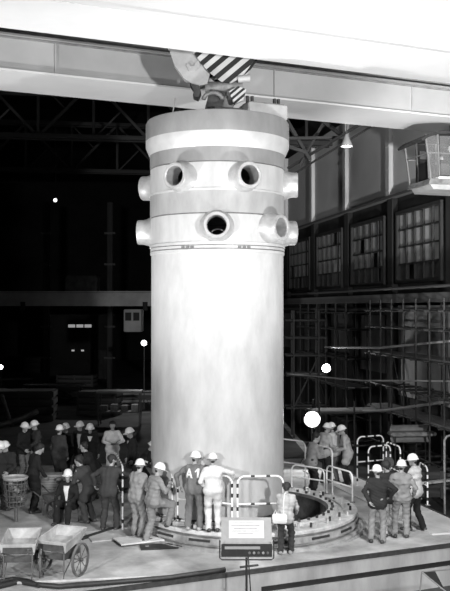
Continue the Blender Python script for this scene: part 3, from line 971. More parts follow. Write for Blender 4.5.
# ---------------------------------------------------------------- instrument case on its stand
ic = P(246.5, 555, 16.9)
t = thing('instrument_case', 'grey instrument case with white sheet on its sloping top, on a thin stand', 'instrument', (ic.x, ic.y, -0.9))
zz = ic.z + 0.9
hw = 0.475
MB().prism([(-0.10, 0.0), (0.36, 0.0), (0.36, 0.62), (0.30, 0.65), (-0.02, 0.27)], -hw, hw, lambda a, d, b: (d, a, zz + b)).build('body', 'grey_case', t)
MB().bevbox((0, -0.105, zz + 0.135), (0.94, 0.03, 0.235), 0.006).build('front_panel', 'black_paint', t)
blk('meter_strip', (-0.08, -0.125, zz + 0.185), (0.66, 0.012, 0.05), 'grey_case', t)
for i in range(5):
    M = Matrix.Translation((0.05 + 0.085 * i, -0.12, zz + 0.09)) @ Matrix.Rotation(R(90), 4, 'X')
    MB().lathe([(0, 0.02), (0.022, 0.02), (0.026, 0.0)], 12, M=M).build('knob', 'grey_case' if i % 2 else 'steel_mid', t, True)
fr = MB()
rect = [(-0.50, -0.02), (0.50, -0.02), (0.50, 0.32), (-0.50, 0.32)]
MB().tube([(-0.5, -0.14, zz + 0.33), (-0.5, -0.14, zz + 0.0), (-0.46, -0.14, zz - 0.03), (0.46, -0.14, zz - 0.03), (0.5, -0.14, zz), (0.5, -0.14, zz + 0.33)], 0.013, 8).build('guard_frame', 'black_paint', t, True)
sl = math.atan2(0.38, 0.32)
rotS = Matrix.Rotation(sl, 3, 'X')
pc = Vector((0, 0.14, zz + 0.46)) + rotS @ Vector((0, 0, 0.004))
sh = MB().box(pc, (0.66, 0.36, 0.006), rotS).build('paper_sheet', 'paper', t)
for i in range(5):
    yy = 0.13 - 0.055 * i
    wd = (0.5, 0.54, 0.44, 0.52, 0.3)[i]
    c = Vector((-0.02, 0.14, zz + 0.46)) + rotS @ Vector((0, yy, 0.0075))
    MB().box(c, (wd, 0.012, 0.002), rotS).build('rule_line', 'hook_mid', sh)
rod('stand_pole', (0, 0.05, 0), (0, 0.05, zz), 0.022, 'black_paint', t)
for k in range(3):
    a = 2 * PI * k / 3 + 0.5
    rod('leg', (0.34 * math.cos(a), 0.05 + 0.34 * math.sin(a), 0.0), (0, 0.05, 0.45), 0.014, 'black_paint', t)
tag(MB().tube([(ic.x + 0.03, ic.y - 0.13, ic.z + 0.02), (ic.x + 0.05, ic.y - 0.18, ic.z - 0.3), (ic.x + 0.07, ic.y - 0.12, ic.z - 0.6), (ic.x + 0.2, ic.y - 0.2, -0.885), (ic.x + 0.7, ic.y - 0.5, -0.885)], 0.011, 8).build('cable', 'black_paint', None, True), 'black cable hanging down from the instrument case', 'cable')


# ---------------------------------------------------------------- two-wheeled carts
def cart(label, loc, rz, tilt=0.0):
    t = thing('hand_cart', label, 'cart', tuple(loc), rz, 'two-wheeled carts')
    # hopper: open tray, higher at the back
    zt = 0.78
    W0, W1 = 0.30, 0.33
    outerb = [(-W1, -0.38, zt - 0.06), (W1, -0.38, zt - 0.06), (W1, 0.42, zt + 0.06), (-W1, 0.42, zt + 0.06)]
    lowb = [(-W0, -0.34, zt - 0.24), (W0, -0.34, zt - 0.24), (W0, 0.32, zt - 0.10), (-W0, 0.32, zt - 0.10)]
    hop = MB()
    hop.add(outerb + lowb, [(0, 1, 5, 4), (1, 2, 6, 5), (2, 3, 7, 6), (3, 0, 4, 7), (4, 5, 6, 7)])
    h = hop.build('hopper', 'tray', t, False)
    so = h.modifiers.new('s', 'SOLIDIFY')
    so.thickness = 0.012
    rim = MB().tube([Vector(p) + Vector((0, 0, 0.008)) for p in outerb + outerb[:1]], 0.013, 8)
    rim.build('rim', 'tray', t, True)
    MB().bevbox((0, -0.372, zt - 0.155), (0.56, 0.015, 0.15), 0.004).build('front_plate', 'tray_dark', t)
    MB().bevbox((0, -0.02, zt - 0.32), (0.54, 0.60, 0.16), 0.01).build('chassis', 'tray_dark', t)
    for sx in (-1, 1):
        rod('leg', (sx * 0.26, -0.34, 0.0), (sx * 0.27, -0.34, zt - 0.22), 0.014, 'rust', t)
        rod('strut', (sx * 0.26, -0.34, 0.1), (sx * 0.26, 0.1, zt - 0.32), 0.012, 'rust', t)
        rod('handle', (sx * 0.28, -0.40, zt - 0.2), (sx * 0.25, -0.78, zt - 0.12), 0.015, 'rust', t)
        wh = MB()
        M = Matrix.Translation((sx * 0.40, 0.06, 0.32)) @ Matrix.Rotation(R(90), 4, 'Y')
        wh.lathe([(0.285, -0.022), (0.32, -0.022), (0.32, 0.022), (0.285, 0.022)], 32, True, M=M)
        w_ = wh.build('wheel', 'rust', t, True)
        for k in range(8):
            a = 2 * PI * k / 8
            rod('spoke', (sx * 0.40, 0.06, 0.32), (sx * 0.40, 0.06 + 0.29 * math.cos(a), 0.32 + 0.29 * math.sin(a)), 0.008, 'rust', w_)
        MB().tube([(sx * 0.36, 0.06, 0.32), (sx * 0.45, 0.06, 0.32)], 0.035, 12).build('hub', 'rust', t, True)
    rod('cross_bar', (-0.26, -0.34, 0.18), (0.26, -0.34, 0.18), 0.012, 'rust', t)
    rod('axle', (-0.40, 0.06, 0.32), (0.40, 0.06, 0.32), 0.016, 'rust', t)
    return t


cart('leftmost of the two open hand carts in the foreground', G(20, 579) + Vector((0, 0.15, 0)), R(3))
cart('right of the two open hand carts, with a brightly lit tray', G(60, 576) + Vector((0, 0.15, 0)), R(-20))

# round wire basket on a post
bk = G(16, 521)
t = thing('wire_basket', 'round wire basket full of scrap on a thick post at left', 'basket', tuple(bk))
rod('post', (0.02, 0, 0), (0.02, 0, 0.42), 0.05, 'rust', t)
for z_, rr in ((0.40, 0.22), (0.52, 0.26), (0.66, 0.275), (0.80, 0.28), (0.95, 0.285), (1.08, 0.29)):
    MB().tube([(rr * math.cos(2 * PI * k / 28), rr * math.sin(2 * PI * k / 28), z_) for k in range(29)], 0.018 if z_ > 1.0 else 0.012, 6, False).build('hoop', 'tray' if z_ > 1 else 'rust', t, True)
for k in range(16):
    a = 2 * PI * k / 16
    rod('wire', (0.22 * math.cos(a), 0.22 * math.sin(a), 0.40), (0.29 * math.cos(a), 0.29 * math.sin(a), 1.08), 0.009, 'rust', t)
MB().lathe([(0, 0.41), (0.21, 0.40)], 24).build('bottom', 'rust', t)
MB().lathe([(0, 1.03), (0.15, 1.05), (0.28, 1.06), (0.30, 1.10), (0.31, 1.08), (0.285, 1.03)], 28).build('lid_tray', 'tray', t, True)
for k in range(14):
    a = random.uniform(0, 6.28)
    rr = random.uniform(0.02, 0.18)
    piece('cube', 'scrap', 'hook_light' if k % 2 else 'rust', t, (rr * math.cos(a), rr * math.sin(a), random.uniform(0.5, 0.95)), (0.10, 0.08, 0.07), Quaternion((0.3, 0.5, 0.8), random.uniform(0, 3)))

# tipped wheelbarrow by the seated person
wb = G(52, 517)
t = thing('wheelbarrow', 'tipped wheelbarrow with a large wheel beside the seated person', 'wheelbarrow', tuple(wb), R(-35))
M = Matrix.Translation((0.12, -0.05, 0.24)) @ Matrix.Rotation(R(75), 4, 'X')
wq = MB().lathe([(0.20, -0.025), (0.24, -0.03), (0.24, 0.03), (0.20, 0.025)], 28, True, M=M).build('wheel', 'tray_dark', t, True)
for k in range(6):
    a = PI * k / 6
    rod('spoke', M @ Vector((0.2 * math.cos(a), 0.2 * math.sin(a), 0)), M @ Vector((-0.2 * math.cos(a), -0.2 * math.sin(a), 0)), 0.008, 'rust', wq)
MB().prism([(-0.35, 0.28), (0.45, 0.22), (0.55, 0.55), (-0.45, 0.5)], 0.1, 0.5).build('tub', 'rust', t)
for sy in (0.05, 0.5):
    rod('handle', (0.12, sy * 0.6, 0.22), (-0.85, sy, 0.62), 0.018, 'rust', t)
    rod('leg', (-0.3, sy, 0.4), (-0.35, sy, 0.0), 0.018, 'rust', t)

# pipes and hoses at the front left edge
e1, e2 = G(18, 584), G(150, 578)
tag(MB().tube([e1 + Vector((0, 0, .04)), e2 + Vector((0, 0, .04))], 0.03, 10).build('pipe', 'tray', None, True), 'long pale pipe lying on the floor in front of the carts', 'pipe')
for k, (pts, r, lab) in enumerate((([(0, 588), (20, 583), (38, 586), (60, 588), (110, 584), (170, 579), (225, 571)], 0.05, 'thick black hose along the floor edge below the carts'), ([(0, 583), (14, 580), (28, 582), (40, 587)], 0.045, 'short black hose curling at the lower left corner'))):
    tag(MB().tube([G(*p) + Vector((0, 0, r)) for p in pts], r, 10).build('hose', 'black_paint', None, True), lab, 'hose')
tag(MB().tube([G(240, 567) + Vector((0, 0, .02)), G(258, 565) + Vector((0, 0, .02))], 0.022, 8).build('iron_bar', 'black_paint', None, True), 'short dark iron bar on the floor by the instrument case', 'bar')

# trestle at the lower right corner
tl = P(436, 591, 17.0)
t = thing('trestle', 'thin steel trestle with dark gusset at the lower right corner', 'trestle', (tl.x, tl.y, -0.9), R(10))
zt = P(436, 570, 17.0).z + 0.9
a = (-0.30, 0, zt)
rod('rail', a, (0.9, 0.5, zt - 0.12), 0.014, 'hook_mid', t)
rod('rail', a, (0.05, -0.35, zt - 0.30), 0.014, 'hook_mid', t)
rod('leg', a, (-0.42, -0.02, 0), 0.014, 'hook_mid', t)
rod('rail', (0.05, -0.35, zt - 0.30), (0.9, 0.0, zt - 0.34), 0.014, 'hook_mid', t)
rod('leg', (0.05, -0.35, zt - 0.30), (0.02, -0.40, 0), 0.014, 'hook_mid', t)
rod('leg', (0.9, 0.5, zt - 0.12), (0.95, 0.5, 0), 0.014, 'hook_mid', t)
rod('leg', (0.9, 0.0, zt - 0.34), (0.92, -0.02, 0), 0.014, 'hook_mid', t)
MB().add([Vector(a), (0.02, 0.12, zt - 0.04), (0.03, -0.3, zt - 0.27), (-0.26, -0.02, zt - 0.03), (0.02, 0.12, zt - 0.06), (0.03, -0.3, zt - 0.29)], [(0, 1, 2), (3, 5, 4), (0, 2, 5, 3), (0, 3, 4, 1), (1, 4, 5, 2)]).build('gusset', 'black_paint', t)


# ---------------------------------------------------------------- people: smooth bodies grown from tapered limbs
def surf(prims, h, k=0.03, amp=0.0, seed=0, cuts=()):
    """prims: (a, b, ra, rb); returns vertices and quads of the blended surface"""
    A = np.array([p[0] for p in prims], float)
    B = np.array([p[1] for p in prims], float)
    ra = np.array([p[2] for p in prims])
    rb = np.array([p[3] for p in prims])
    mx = np.maximum(ra, rb)[:, None] + 3 * h + 0.02
    lo = np.minimum(A, B).min(0) - mx.max()
    hi = np.maximum(A, B).max(0) + mx.max()
    n = np.ceil((hi - lo) / h).astype(int) + 1
    f = np.full(n, 0.3)
    ax = [lo[i] + h * np.arange(n[i]) for i in range(3)]
    for i in range(len(prims)):
        kk = prims[i][4] if len(prims[i]) > 4 else k
        m = max(ra[i], rb[i]) + kk + 3 * h
        l0 = np.maximum(0, np.floor((np.minimum(A[i], B[i]) - m - lo) / h).astype(int))
        l1 = np.minimum(n, np.ceil((np.maximum(A[i], B[i]) + m - lo) / h).astype(int) + 1)
        X = ax[0][l0[0]:l1[0], None, None]
        Y = ax[1][None, l0[1]:l1[1], None]
        Z = ax[2][None, None, l0[2]:l1[2]]
        d = B[i] - A[i]
        dd = max(1e-9, float(d @ d))
        t = np.clip(((X - A[i][0]) * d[0] + (Y - A[i][1]) * d[1] + (Z - A[i][2]) * d[2]) / dd, 0, 1)
        q = np.sqrt((X - A[i][0] - t * d[0]) ** 2 + (Y - A[i][1] - t * d[1]) ** 2 + (Z - A[i][2] - t * d[2]) ** 2) - (ra[i] + (rb[i] - ra[i]) * t)
        s = f[l0[0]:l1[0], l0[1]:l1[1], l0[2]:l1[2]]
        hh = np.clip(0.5 + 0.5 * (s - q) / kk, 0, 1)
        f[l0[0]:l1[0], l0[1]:l1[1], l0[2]:l1[2]] = q * hh + s * (1 - hh) - kk * hh * (1 - hh)
    X, Y, Z = ax[0][:, None, None], ax[1][None, :, None], ax[2][None, None, :]
    if amp:
        rs = np.random.RandomState(seed)
        for _ in range(4):
            w = rs.normal(size=3) * np.array([22, 22, 34])
            f = f + amp * 0.5 * np.sin(X * w[0] + Y * w[1] + Z * w[2] + rs.uniform(0, 6.28))
    for (pt, nr) in cuts:
        f = np.maximum(f, (X - pt[0]) * nr[0] + (Y - pt[1]) * nr[1] + (Z - pt[2]) * nr[2])
    ins = f < 0
    c = np.zeros(n - 1, int)
    for i in (0, 1):
        for j in (0, 1):
            for l in (0, 1):
                c += ins[i:n[0] - 1 + i, j:n[1] - 1 + j, l:n[2] - 1 + l]
    act = (c > 0) & (c < 8)
    ids = np.argwhere(act)
    idx = np.full(act.shape, -1)
    idx[act] = np.arange(len(ids))
    acc = np.zeros((len(ids), 3))
    cnt = np.zeros(len(ids))
    for axx in range(3):
        o1, o2 = [q for q in range(3) if q != axx]
        for p in (0, 1):
            for q in (0, 1):
                off = np.zeros(3, int)
                off[o1], off[o2] = p, q
                a = ids + off
                b = a.copy()
                b[:, axx] += 1
                fa = f[a[:, 0], a[:, 1], a[:, 2]]
                fb = f[b[:, 0], b[:, 1], b[:, 2]]
                mk = (fa < 0) != (fb < 0)
                t = np.where(mk, fa / np.where(mk, fa - fb, 1), 0)
                pt = a.astype(float)
                pt[:, axx] += t
                acc[mk] += pt[mk]
                cnt[mk] += 1
    verts = lo + h * acc / cnt[:, None]
    quads = []
    for axx in range(3):
        o1, o2 = [(1, 2), (2, 0), (0, 1)][axx]
        sl0 = [slice(1, n[q] - 1) for q in range(3)]
        sl1 = list(sl0)
        sl0[axx] = slice(0, n[axx] - 1)
        sl1[axx] = slice(1, n[axx])
        a, b = ins[tuple(sl0)], ins[tuple(sl1)]
        e = np.argwhere(a != b)
        if not len(e):
            continue
        fl_ = a[e[:, 0], e[:, 1], e[:, 2]]
        base = e.copy()
        for q in range(3):
            if q != axx:
                base[:, q] += 1

        def cell(d1, d2):
            g = base.copy()
            g[:, o1] -= d1
            g[:, o2] -= d2
            return idx[g[:, 0], g[:, 1], g[:, 2]]
        qd = np.stack([cell(1, 1), cell(0, 1), cell(0, 0), cell(1, 0)], 1)
        qd[~fl_] = qd[~fl_][:, ::-1]
        quads.append(qd)
    return verts, np.concatenate(quads)


def meshobj(name, parts, m, parent):
    vs = np.concatenate([p[0] for p in parts])
    off, qs = 0, []
    for p in parts:
        qs.append(p[1] + off)
        off += len(p[0])
    qs = np.concatenate(qs)
    me = bpy.data.meshes.new(name)
    me.vertices.add(len(vs))
    me.vertices.foreach_set('co', vs.astype(np.float32).ravel())
    me.loops.add(len(qs) * 4)
    me.loops.foreach_set('vertex_index', qs.astype(np.int32).ravel())
    me.polygons.add(len(qs))
    me.polygons.foreach_set('loop_start', np.arange(0, len(qs) * 4, 4, dtype=np.int32))
    me.polygons.foreach_set('use_smooth', np.ones(len(qs), dtype=bool))
    me.update(calc_edges=True)
    me.validate()
    me.materials.append(MATS[m])
    o = bpy.data.objects.new(name, me)
    C.objects.link(o)
    o.parent = parent
    return o


def ik(a, b, l1, l2, pole):
    d = b - a
    L = min(d.length, (l1 + l2) * 0.999)
    e = d.normalized()
    b2 = a + e * L
    x = (l1 * l1 - l2 * l2 + L * L) / (2 * L)
    y = math.sqrt(max(0, l1 * l1 - x * x))
    p = pole - e * pole.dot(e)
    p = p.normalized() if p.length > 1e-4 else Vector((0, -1, 0))
    return a + e * x + p * y, b2


NP_ = [0]


def person(label, loc, rz, top='cl_char', bottom='cl_dark', hat=True, coverall=False, pel=(0, 0, 0.95), lean=3, roll=0, feet=None, hands=None, head=(0, 0),
           shoes='shoe', coat=0.0, shirt=None, elbow=None, size=1.0, hatmat='hat_white', letters=None, sleeves=True, armmat=None):
    NP_[0] += 1
    seed = NP_[0]
    rs = random.Random(seed)
    root = thing('person', label, 'person', tuple(loc), rz, 'people at the site')
    root.scale = (size,) * 3
    V3 = Vector
    pl_ = V3(pel)
    ln, rl = R(lean), R(roll)
    Rt = Matrix.Rotation(rl, 3, 'Y') @ Matrix.Rotation(-ln, 3, 'X')
    Uv, Fv, Xv = Rt @ V3((0, 0, 1)), Rt @ V3((0, 1, 0)), Rt @ V3((1, 0, 0))
    T = lambda x, y, z: pl_ + Xv * x + Fv * y + Uv * z
    if feet is None:
        feet = ((-0.11, 0.02, 0), (0.12, -0.02, 0))
    neck = T(0, 0.0, 0.52)
    Rh = Matrix.Rotation(rl * 0.6, 3, 'Y') @ Matrix.Rotation(R(-head[1]), 3, 'Z') @ Matrix.Rotation(-(ln * 0.6 + R(head[0])), 3, 'X')
    hU, hF, hX = Rh @ V3((0, 0, 1)), Rh @ V3((0, 1, 0)), Rh @ V3((1, 0, 0))
    hc = neck + hU * 0.165 + hF * 0.02
    HP = lambda x, y, z: hc + hX * x + hF * y + hU * z
    sh = [T(-0.185, -0.01, 0.465), T(0.185, -0.01, 0.465)]
    if hands is None:
        hands = (None, None)
    arms = []
    for i, s in ((0, -1), (1, 1)):
        tg = V3(hands[i]) if hands[i] is not None else sh[i] + V3((s * 0.07, 0.07, -0.53))
        pole = V3((s * 0.5, -0.8, -0.3)) if not elbow or elbow[i] is None else V3(elbow[i])
        e, wv = ik(sh[i], tg, 0.29, 0.26, pole)
        arms.append((sh[i], e, wv))
    hips = [T(-0.095, 0, -0.02), T(0.095, 0, -0.02)]
    legs = []
    for i, s in ((0, -1), (1, 1)):
        an = V3(feet[i]) + V3((0, 0, 0.085))
        kn, an2 = ik(hips[i], an, 0.44, 0.435, V3((s * 0.12, 1, 0.0)))
        legs.append((hips[i], kn, an2))
    tors = [(T(-0.085, 0, 0.0), T(0.085, 0, 0.0), 0.115, 0.115, 0.06), (T(-0.065, 0.005, 0.15), T(0.065, 0.005, 0.15), 0.105, 0.105, 0.06),
            (T(-0.085, 0.01, 0.32), T(0.085, 0.01, 0.32), 0.118, 0.118, 0.06), (T(-0.14, -0.005, 0.45), T(0.14, -0.005, 0.45), 0.066, 0.066, 0.06),
            (T(0, 0, 0), T(0, 0, 0.42), 0.10, 0.10, 0.06)]
    # --- body (skin)
    body = [(a, b, r1 * 0.9, r2 * 0.9, k) for a, b, r1, r2, k in tors]
    for s, e, wv in arms:
        body += [(s, e, 0.05, 0.042, 0.03), (e, wv, 0.042, 0.029, 0.02)]
    for hp, kn, an in legs:
        body += [(hp, kn, 0.078, 0.055, 0.04), (kn, an, 0.052, 0.038, 0.03)]
    body += [(T(0, 0, 0.47), HP(0, -0.02, -0.07), 0.056, 0.052, 0.03), (HP(0, -0.03, 0.035), HP(0, 0.015, 0.03), 0.09, 0.085, 0.02), (HP(0, 0.03, 0.0), HP(0, 0.055, -0.085), 0.066, 0.042, 0.03),
             (HP(0, 0.095, 0.02), HP(0, 0.122, -0.02), 0.010, 0.014, 0.012), (HP(-0.078, -0.01, 0.02), HP(-0.082, -0.02, -0.025), 0.015, 0.012, 0.008), (HP(0.078, -0.01, 0.02), HP(0.082, -0.02, -0.025), 0.015, 0.012, 0.008),
             (HP(-0.045, 0.075, 0.03), HP(0.045, 0.075, 0.03), 0.018, 0.018, 0.015), (HP(-0.02, 0.088, -0.06), HP(0.02, 0.088, -0.06), 0.010, 0.010, 0.008)]
    bparts = [surf(body, 0.0145)]
    for i, (s_, e, wv) in enumerate(arms):
        sg = -1 if i == 0 else 1
        d = (wv - e).normalized()
        ref = V3((0, 1, 0)) if abs(d.y) < 0.8 else V3((0, 0, 1))
        wid = (ref - d * ref.dot(d)).normalized()       # across the knuckles, thumb side
        nrm = d.cross(wid) * (-sg)
        if nrm.dot(V3((-sg, 0, 0))) < 0:
            nrm = -nrm                                   # palm faces the body
        pr = [(wv - d * 0.03, wv + d * 0.02, 0.028, 0.026, 0.015), (wv + d * 0.03 + wid * 0.022, wv + d * 0.085 + wid * 0.028, 0.019, 0.015, 0.02),
              (wv + d * 0.03, wv + d * 0.09, 0.020, 0.016, 0.02), (wv + d * 0.03 - wid * 0.022, wv + d * 0.08 - wid * 0.028, 0.019, 0.014, 0.02)]
        for j, (wo, l1, l2) in enumerate(((0.033, 0.042, 0.036), (0.011, 0.047, 0.04), (-0.011, 0.044, 0.037), (-0.032, 0.034, 0.03))):
            k0 = wv + d * (0.09 - 0.004 * j) + wid * wo
            d1 = (d + nrm * 0.45 + wid * wo * 3).normalized()
            d2 = (d + nrm * 1.3).normalized()
            k1 = k0 + d1 * l1
            pr += [(k0, k1, 0.0098, 0.009, 0.006), (k1, k1 + d2 * l2, 0.009, 0.0078, 0.004)]
        t0 = wv + d * 0.03 + wid * 0.03
        t1 = t0 + (d * 0.6 + wid * 0.75 + nrm * 0.3).normalized() * 0.045
        pr += [(t0, t1, 0.013, 0.0105, 0.012), (t1, t1 + (d * 0.9 + wid * 0.25 + nrm * 0.5).normalized() * 0.034, 0.0105, 0.0085, 0.005)]
        bparts.append(surf(pr, 0.0072, 0.012))
    ob = meshobj('body', bparts, 'skin', root)
    for sx in (-1, 1):
        q = HP(sx * 0.032, 0.093, 0.012)
        MB().lathe([(0.0, -0.008), (0.009, -0.004), (0.011, 0), (0.009, 0.004), (0, 0.008)], 8, M=Matrix.Translation(q)).build('eye', 'eye_dark', ob, True)
    # --- clothes
    e_ = 0.022
    arm_c = []
    for s, e, wv in arms:
        cuff = e + (wv - e) * (0.93 if sleeves else 0.10)
        arm_c += [(s, e, 0.060, 0.055, 0.04), (e, cuff, 0.055, 0.047 if sleeves else 0.06, 0.02)]
    jk = [(a, b, r1 + e_, r2 + e_, k) for a, b, r1, r2, k in tors] + arm_c
    jk += [(T(-0.05, -0.01, 0.50), T(0.05, -0.01, 0.50), 0.045, 0.045, 0.03)]
    tr_ = [(T(-0.085, 0, -0.01), T(0.085, 0, -0.01), 0.128, 0.128, 0.05), (T(-0.07, 0, 0.1), T(0.07, 0, 0.1), 0.115, 0.115, 0.05)]
    for hp, kn, an in legs:
        lo_ = kn + (an - kn) * 0.96
        tr_ += [(hp, kn, 0.104, 0.080, 0.035), (kn, lo_, 0.078, 0.074, 0.03)]
    if coverall:
        top_o = meshobj('coverall', [surf(jk + tr_, 0.0165, amp=0.009, seed=seed)], top, root)
    else:
        meshobj('trousers', [surf(tr_, 0.0165, amp=0.009, seed=seed + 50)], bottom, root)
        jk += [(T(-0.09, 0, -0.05), T(0.09, 0, -0.05), 0.135, 0.135, 0.05)]
        if coat > 0:
            for i in (0, 1):
                hp, kn, an = legs[i]
                jk += [(hp, hp + (kn - hp) * min(1, coat), 0.125, 0.13, 0.07)]
        top_o = meshobj('coat' if coat else 'jacket', [surf(jk, 0.0165, amp=0.008, seed=seed)], top, root)
    for i, (hp, kn, an) in enumerate(legs):
        fz = V3(feet[i])
        yaw = (-0.2 if i == 0 else 0.2)
        fd = V3((math.sin(yaw), math.cos(yaw), 0))
        sh_ = [(fz + V3((0, 0, 0.05)) - fd * 0.055, fz + V3((0, 0, 0.042)) + fd * 0.16, 0.048, 0.040, 0.02), (fz + V3((0, 0, 0.06)), an + V3((0, 0, 0.01)), 0.05, 0.046, 0.02)]
        meshobj('shoe', [surf(sh_, 0.014, cuts=[((fz.x, fz.y, fz.z + 0.006), (0, 0, -1))])], shoes, root)
    # --- head covering
    if hat:
        Mh = Matrix.Translation(HP(0, -0.008, 0.045)) @ Rh.to_4x4()
        hm = MB()
        hm.lathe([(0.0, 0.118), (0.04, 0.113), (0.078, 0.093), (0.106, 0.055), (0.118, 0.012), (0.121, -0.012), (0.14, -0.022), (0.139, -0.028), (0.116, -0.02), (0.10, 0.03), (0.05, 0.09)], 28, M=Mh @ Matrix.Diagonal((0.93, 1.12, 1.05, 1)))
        hat_o = hm.build('hard_hat', hatmat, root, 'all')
        pk = MB()
        ns = 9
        pv = []
        for k in range(ns):
            a = R(30 + 120 * k / (ns - 1))
            for rr, z in ((0.118, -0.012), (0.165 + 0.02 * math.sin(a), -0.026), (0.165 + 0.02 * math.sin(a), -0.032), (0.118, -0.02)):
                pv.append(Mh @ V3((rr * math.cos(a) * 0.95, rr * math.sin(a) * 1.1, z)))
        pf = []
        for k in range(ns - 1):
            for q in range(4):
                pf.append((k * 4 + q, k * 4 + 4 + q, k * 4 + 4 + (q + 1) % 4, k * 4 + (q + 1) % 4))
        pk.add(pv, pf)
        pk.build('peak', hatmat, hat_o, 'all')
        rg = MB().lathe([(0.118, -0.004), (0.1225, -0.006), (0.1225, -0.014), (0.118, -0.014)], 24, M=Mh @ Matrix.Diagonal((0.94, 1.13, 1.05, 1)))
        rg.build('hat_band', hatmat, hat_o, True)
        hr = [(HP(0, -0.055, 0.0), HP(0, -0.058, -0.045), 0.050, 0.040, 0.02)]
        meshobj('hair', [surf(hr, 0.016)], 'hair', root)
    else:
        hr = [(HP(-0.02, -0.035, 0.055), HP(0.02, -0.035, 0.055), 0.088, 0.088, 0.03), (HP(0, 0.03, 0.085), HP(0, -0.05, 0.09), 0.055, 0.06, 0.03), (HP(0, -0.065, 0.0), HP(0, -0.06, -0.045), 0.062, 0.045, 0.03),
              (HP(-0.07, -0.02, 0.03), HP(-0.07, -0.02, 0.06), 0.03, 0.03, 0.02), (HP(0.07, -0.02, 0.03), HP(0.07, -0.02, 0.06), 0.03, 0.03, 0.02)]
        meshobj('hair', [surf(hr, 0.0145, amp=0.006, seed=seed)], 'hair', root)
    # --- patches that lie on the cloth: open shirt front, painted letters
    if shirt or letters:
        me = top_o.data
        bvh = BVHTree.FromPolygons([v.co.copy() for v in me.vertices], [tuple(p.vertices) for p in me.polygons])

        def drape(name, quads, front, m, off):
            mb = MB()
            for q in quads:                    # corners in torso (x, z): a b c d
                a, b, c, d = [V3((x, z, 0)) for x, z in q]
                nu, nv = 5, 8
                g = []
                for iu in range(nu + 1):
                    for iv in range(nv + 1):
                        p = a.lerp(b, iu / nu).lerp(d.lerp(c, iu / nu), iv / nv)
                        o0 = T(p.x, 0.6 if front else -0.6, p.y)
                        hit = bvh.ray_cast(o0, -Fv if front else Fv, 1.2)
                        w_ = hit[0] if hit[0] is not None else T(p.x, 0.12 if front else -0.12, p.y)
                        g.append(w_ + (Fv if front else -Fv) * off)
                fs = [(i * (nv + 1) + j, (i + 1) * (nv + 1) + j, (i + 1) * (nv + 1) + j + 1, i * (nv + 1) + j + 1) for i in range(nu) for j in range(nv)]
                mb.add(g, fs)
            o = mb.build(name, m, top_o, 'all')
            so = o.modifiers.new('s', 'SOLIDIFY')
            so.thickness = 0.004
            return o
        if shirt:
            drape('shirt_front', [((-0.075, 0.47), (0.075, 0.47), (0.018, shirt[1]), (-0.018, shirt[1]))], True, shirt[0], 0.006)
        if letters == 'A1':
            s_ = 0.046
            za, zc = 0.24, 0.46
            drape('letter', [((-0.18, za), (-0.18 + s_, za), (-0.095 + s_ * 0.4, zc), (-0.095 - s_ * 0.4, zc)), ((-0.01 - s_, za), (-0.01, za), (-0.095 + s_ * 0.4, zc), (-0.095 - s_ * 0.4, zc)), ((-0.14, za + 0.06), (-0.05, za + 0.06), (-0.06, za + 0.095), (-0.13, za + 0.095))], False, 'cl_white', 0.006)
            drape('letter', [((0.09, za), (0.09 + s_, za), (0.09 + s_, zc), (0.09, zc)), ((0.035, zc - 0.07), (0.06, zc - 0.085), (0.10, zc - 0.03), (0.09, zc))], False, 'cl_white', 0.006)
    return root


Z3 = Vector((0, 0, 0))


def foot(x, y, z=0.0):
    return G(x, y, z)


def headat(x, y, top=1.75, z=0.0):
    """ground place of an upright person whose head top is seen at x, y"""
    d = (CAMH - top - z) * FPX / (y - HOR)
    return Vector(((x - 225) / FPX * d, d, z))


zr = 0.385
on = lambda x, rr: Vector((*onring(x, rr), zr))
# workers at the vessel
p = foot(137, 538)
person('helmeted worker in grey coverall left of the vessel, seen from behind', p, R(-35), 'cl_mid', coverall=True, lean=9, hands=((-0.12, 0.36, 1.12), (0.2, 0.32, 1.1)), head=(8, -20))
p = foot(151, 543)
person('worker in grey coverall with one foot raised on the ring beside the vessel', p, R(-58), 'cl_mid', coverall=True, lean=10, pel=(0.0, 0.05, 0.95), feet=((-0.12, -0.06, 0), (0.12, 0.38, 0.34)), hands=((-0.14, 0.28, 1.12), (0.2, 0.36, 1.30)), head=(15, 0))
p = on(194, 2.66)
person('helmeted worker with white letters A1 on his back leaning at the vessel', p, R(-8), 'cl_grey', coverall=True, lean=5, hands=((-0.36, 0.05, 0.98), (0.24, 0.12, 1.0)), head=(8, 25), feet=((-0.14, 0.0, 0), (0.13, 0.02, 0)), letters='A1', size=0.95, elbow=((-1, -0.2, -0.2), None), shoes='shoe_light')
p = on(213, 2.63)
person('helmeted worker in pale coverall leaning one arm towards the vessel', p, R(4), 'cl_pale', coverall=True, lean=6, hands=((-0.2, 0.14, 1.02), (0.44, 0.10, 1.18)), head=(12, 0), feet=((-0.10, 0.0, 0), (0.11, 0.02, 0)), elbow=(None, (1, -0.3, -0.4)), size=0.94)
p = foot(285, 553)
pb_ = person('bare-headed person in pale shirt carrying a white shoulder bag before the ring', p, R(-14), 'cl_light', 'cl_char', hat=False, lean=20, pel=(0, -0.05, 0.92), feet=((-0.10, -0.06, 0), (0.13, 0.06, 0)), hands=((-0.18, 0.42, 0.92), (0.22, 0.42, 0.95)), head=(14, 0), size=0.87, shoes='shoe_light')
bag = thing('shoulder_bag', 'white shoulder bag hanging behind the person before the ring', 'bag', tuple(p + Vector((-0.13, -0.24, 0.80))), R(-8))
MB().bevbox((0, 0, 0), (0.30, 0.10, 0.20), 0.02).build('pouch', 'cl_white', bag)
MB().bevbox((0, -0.052, 0.04), (0.31, 0.02, 0.12), 0.008).build('flap', 'cl_white', bag)
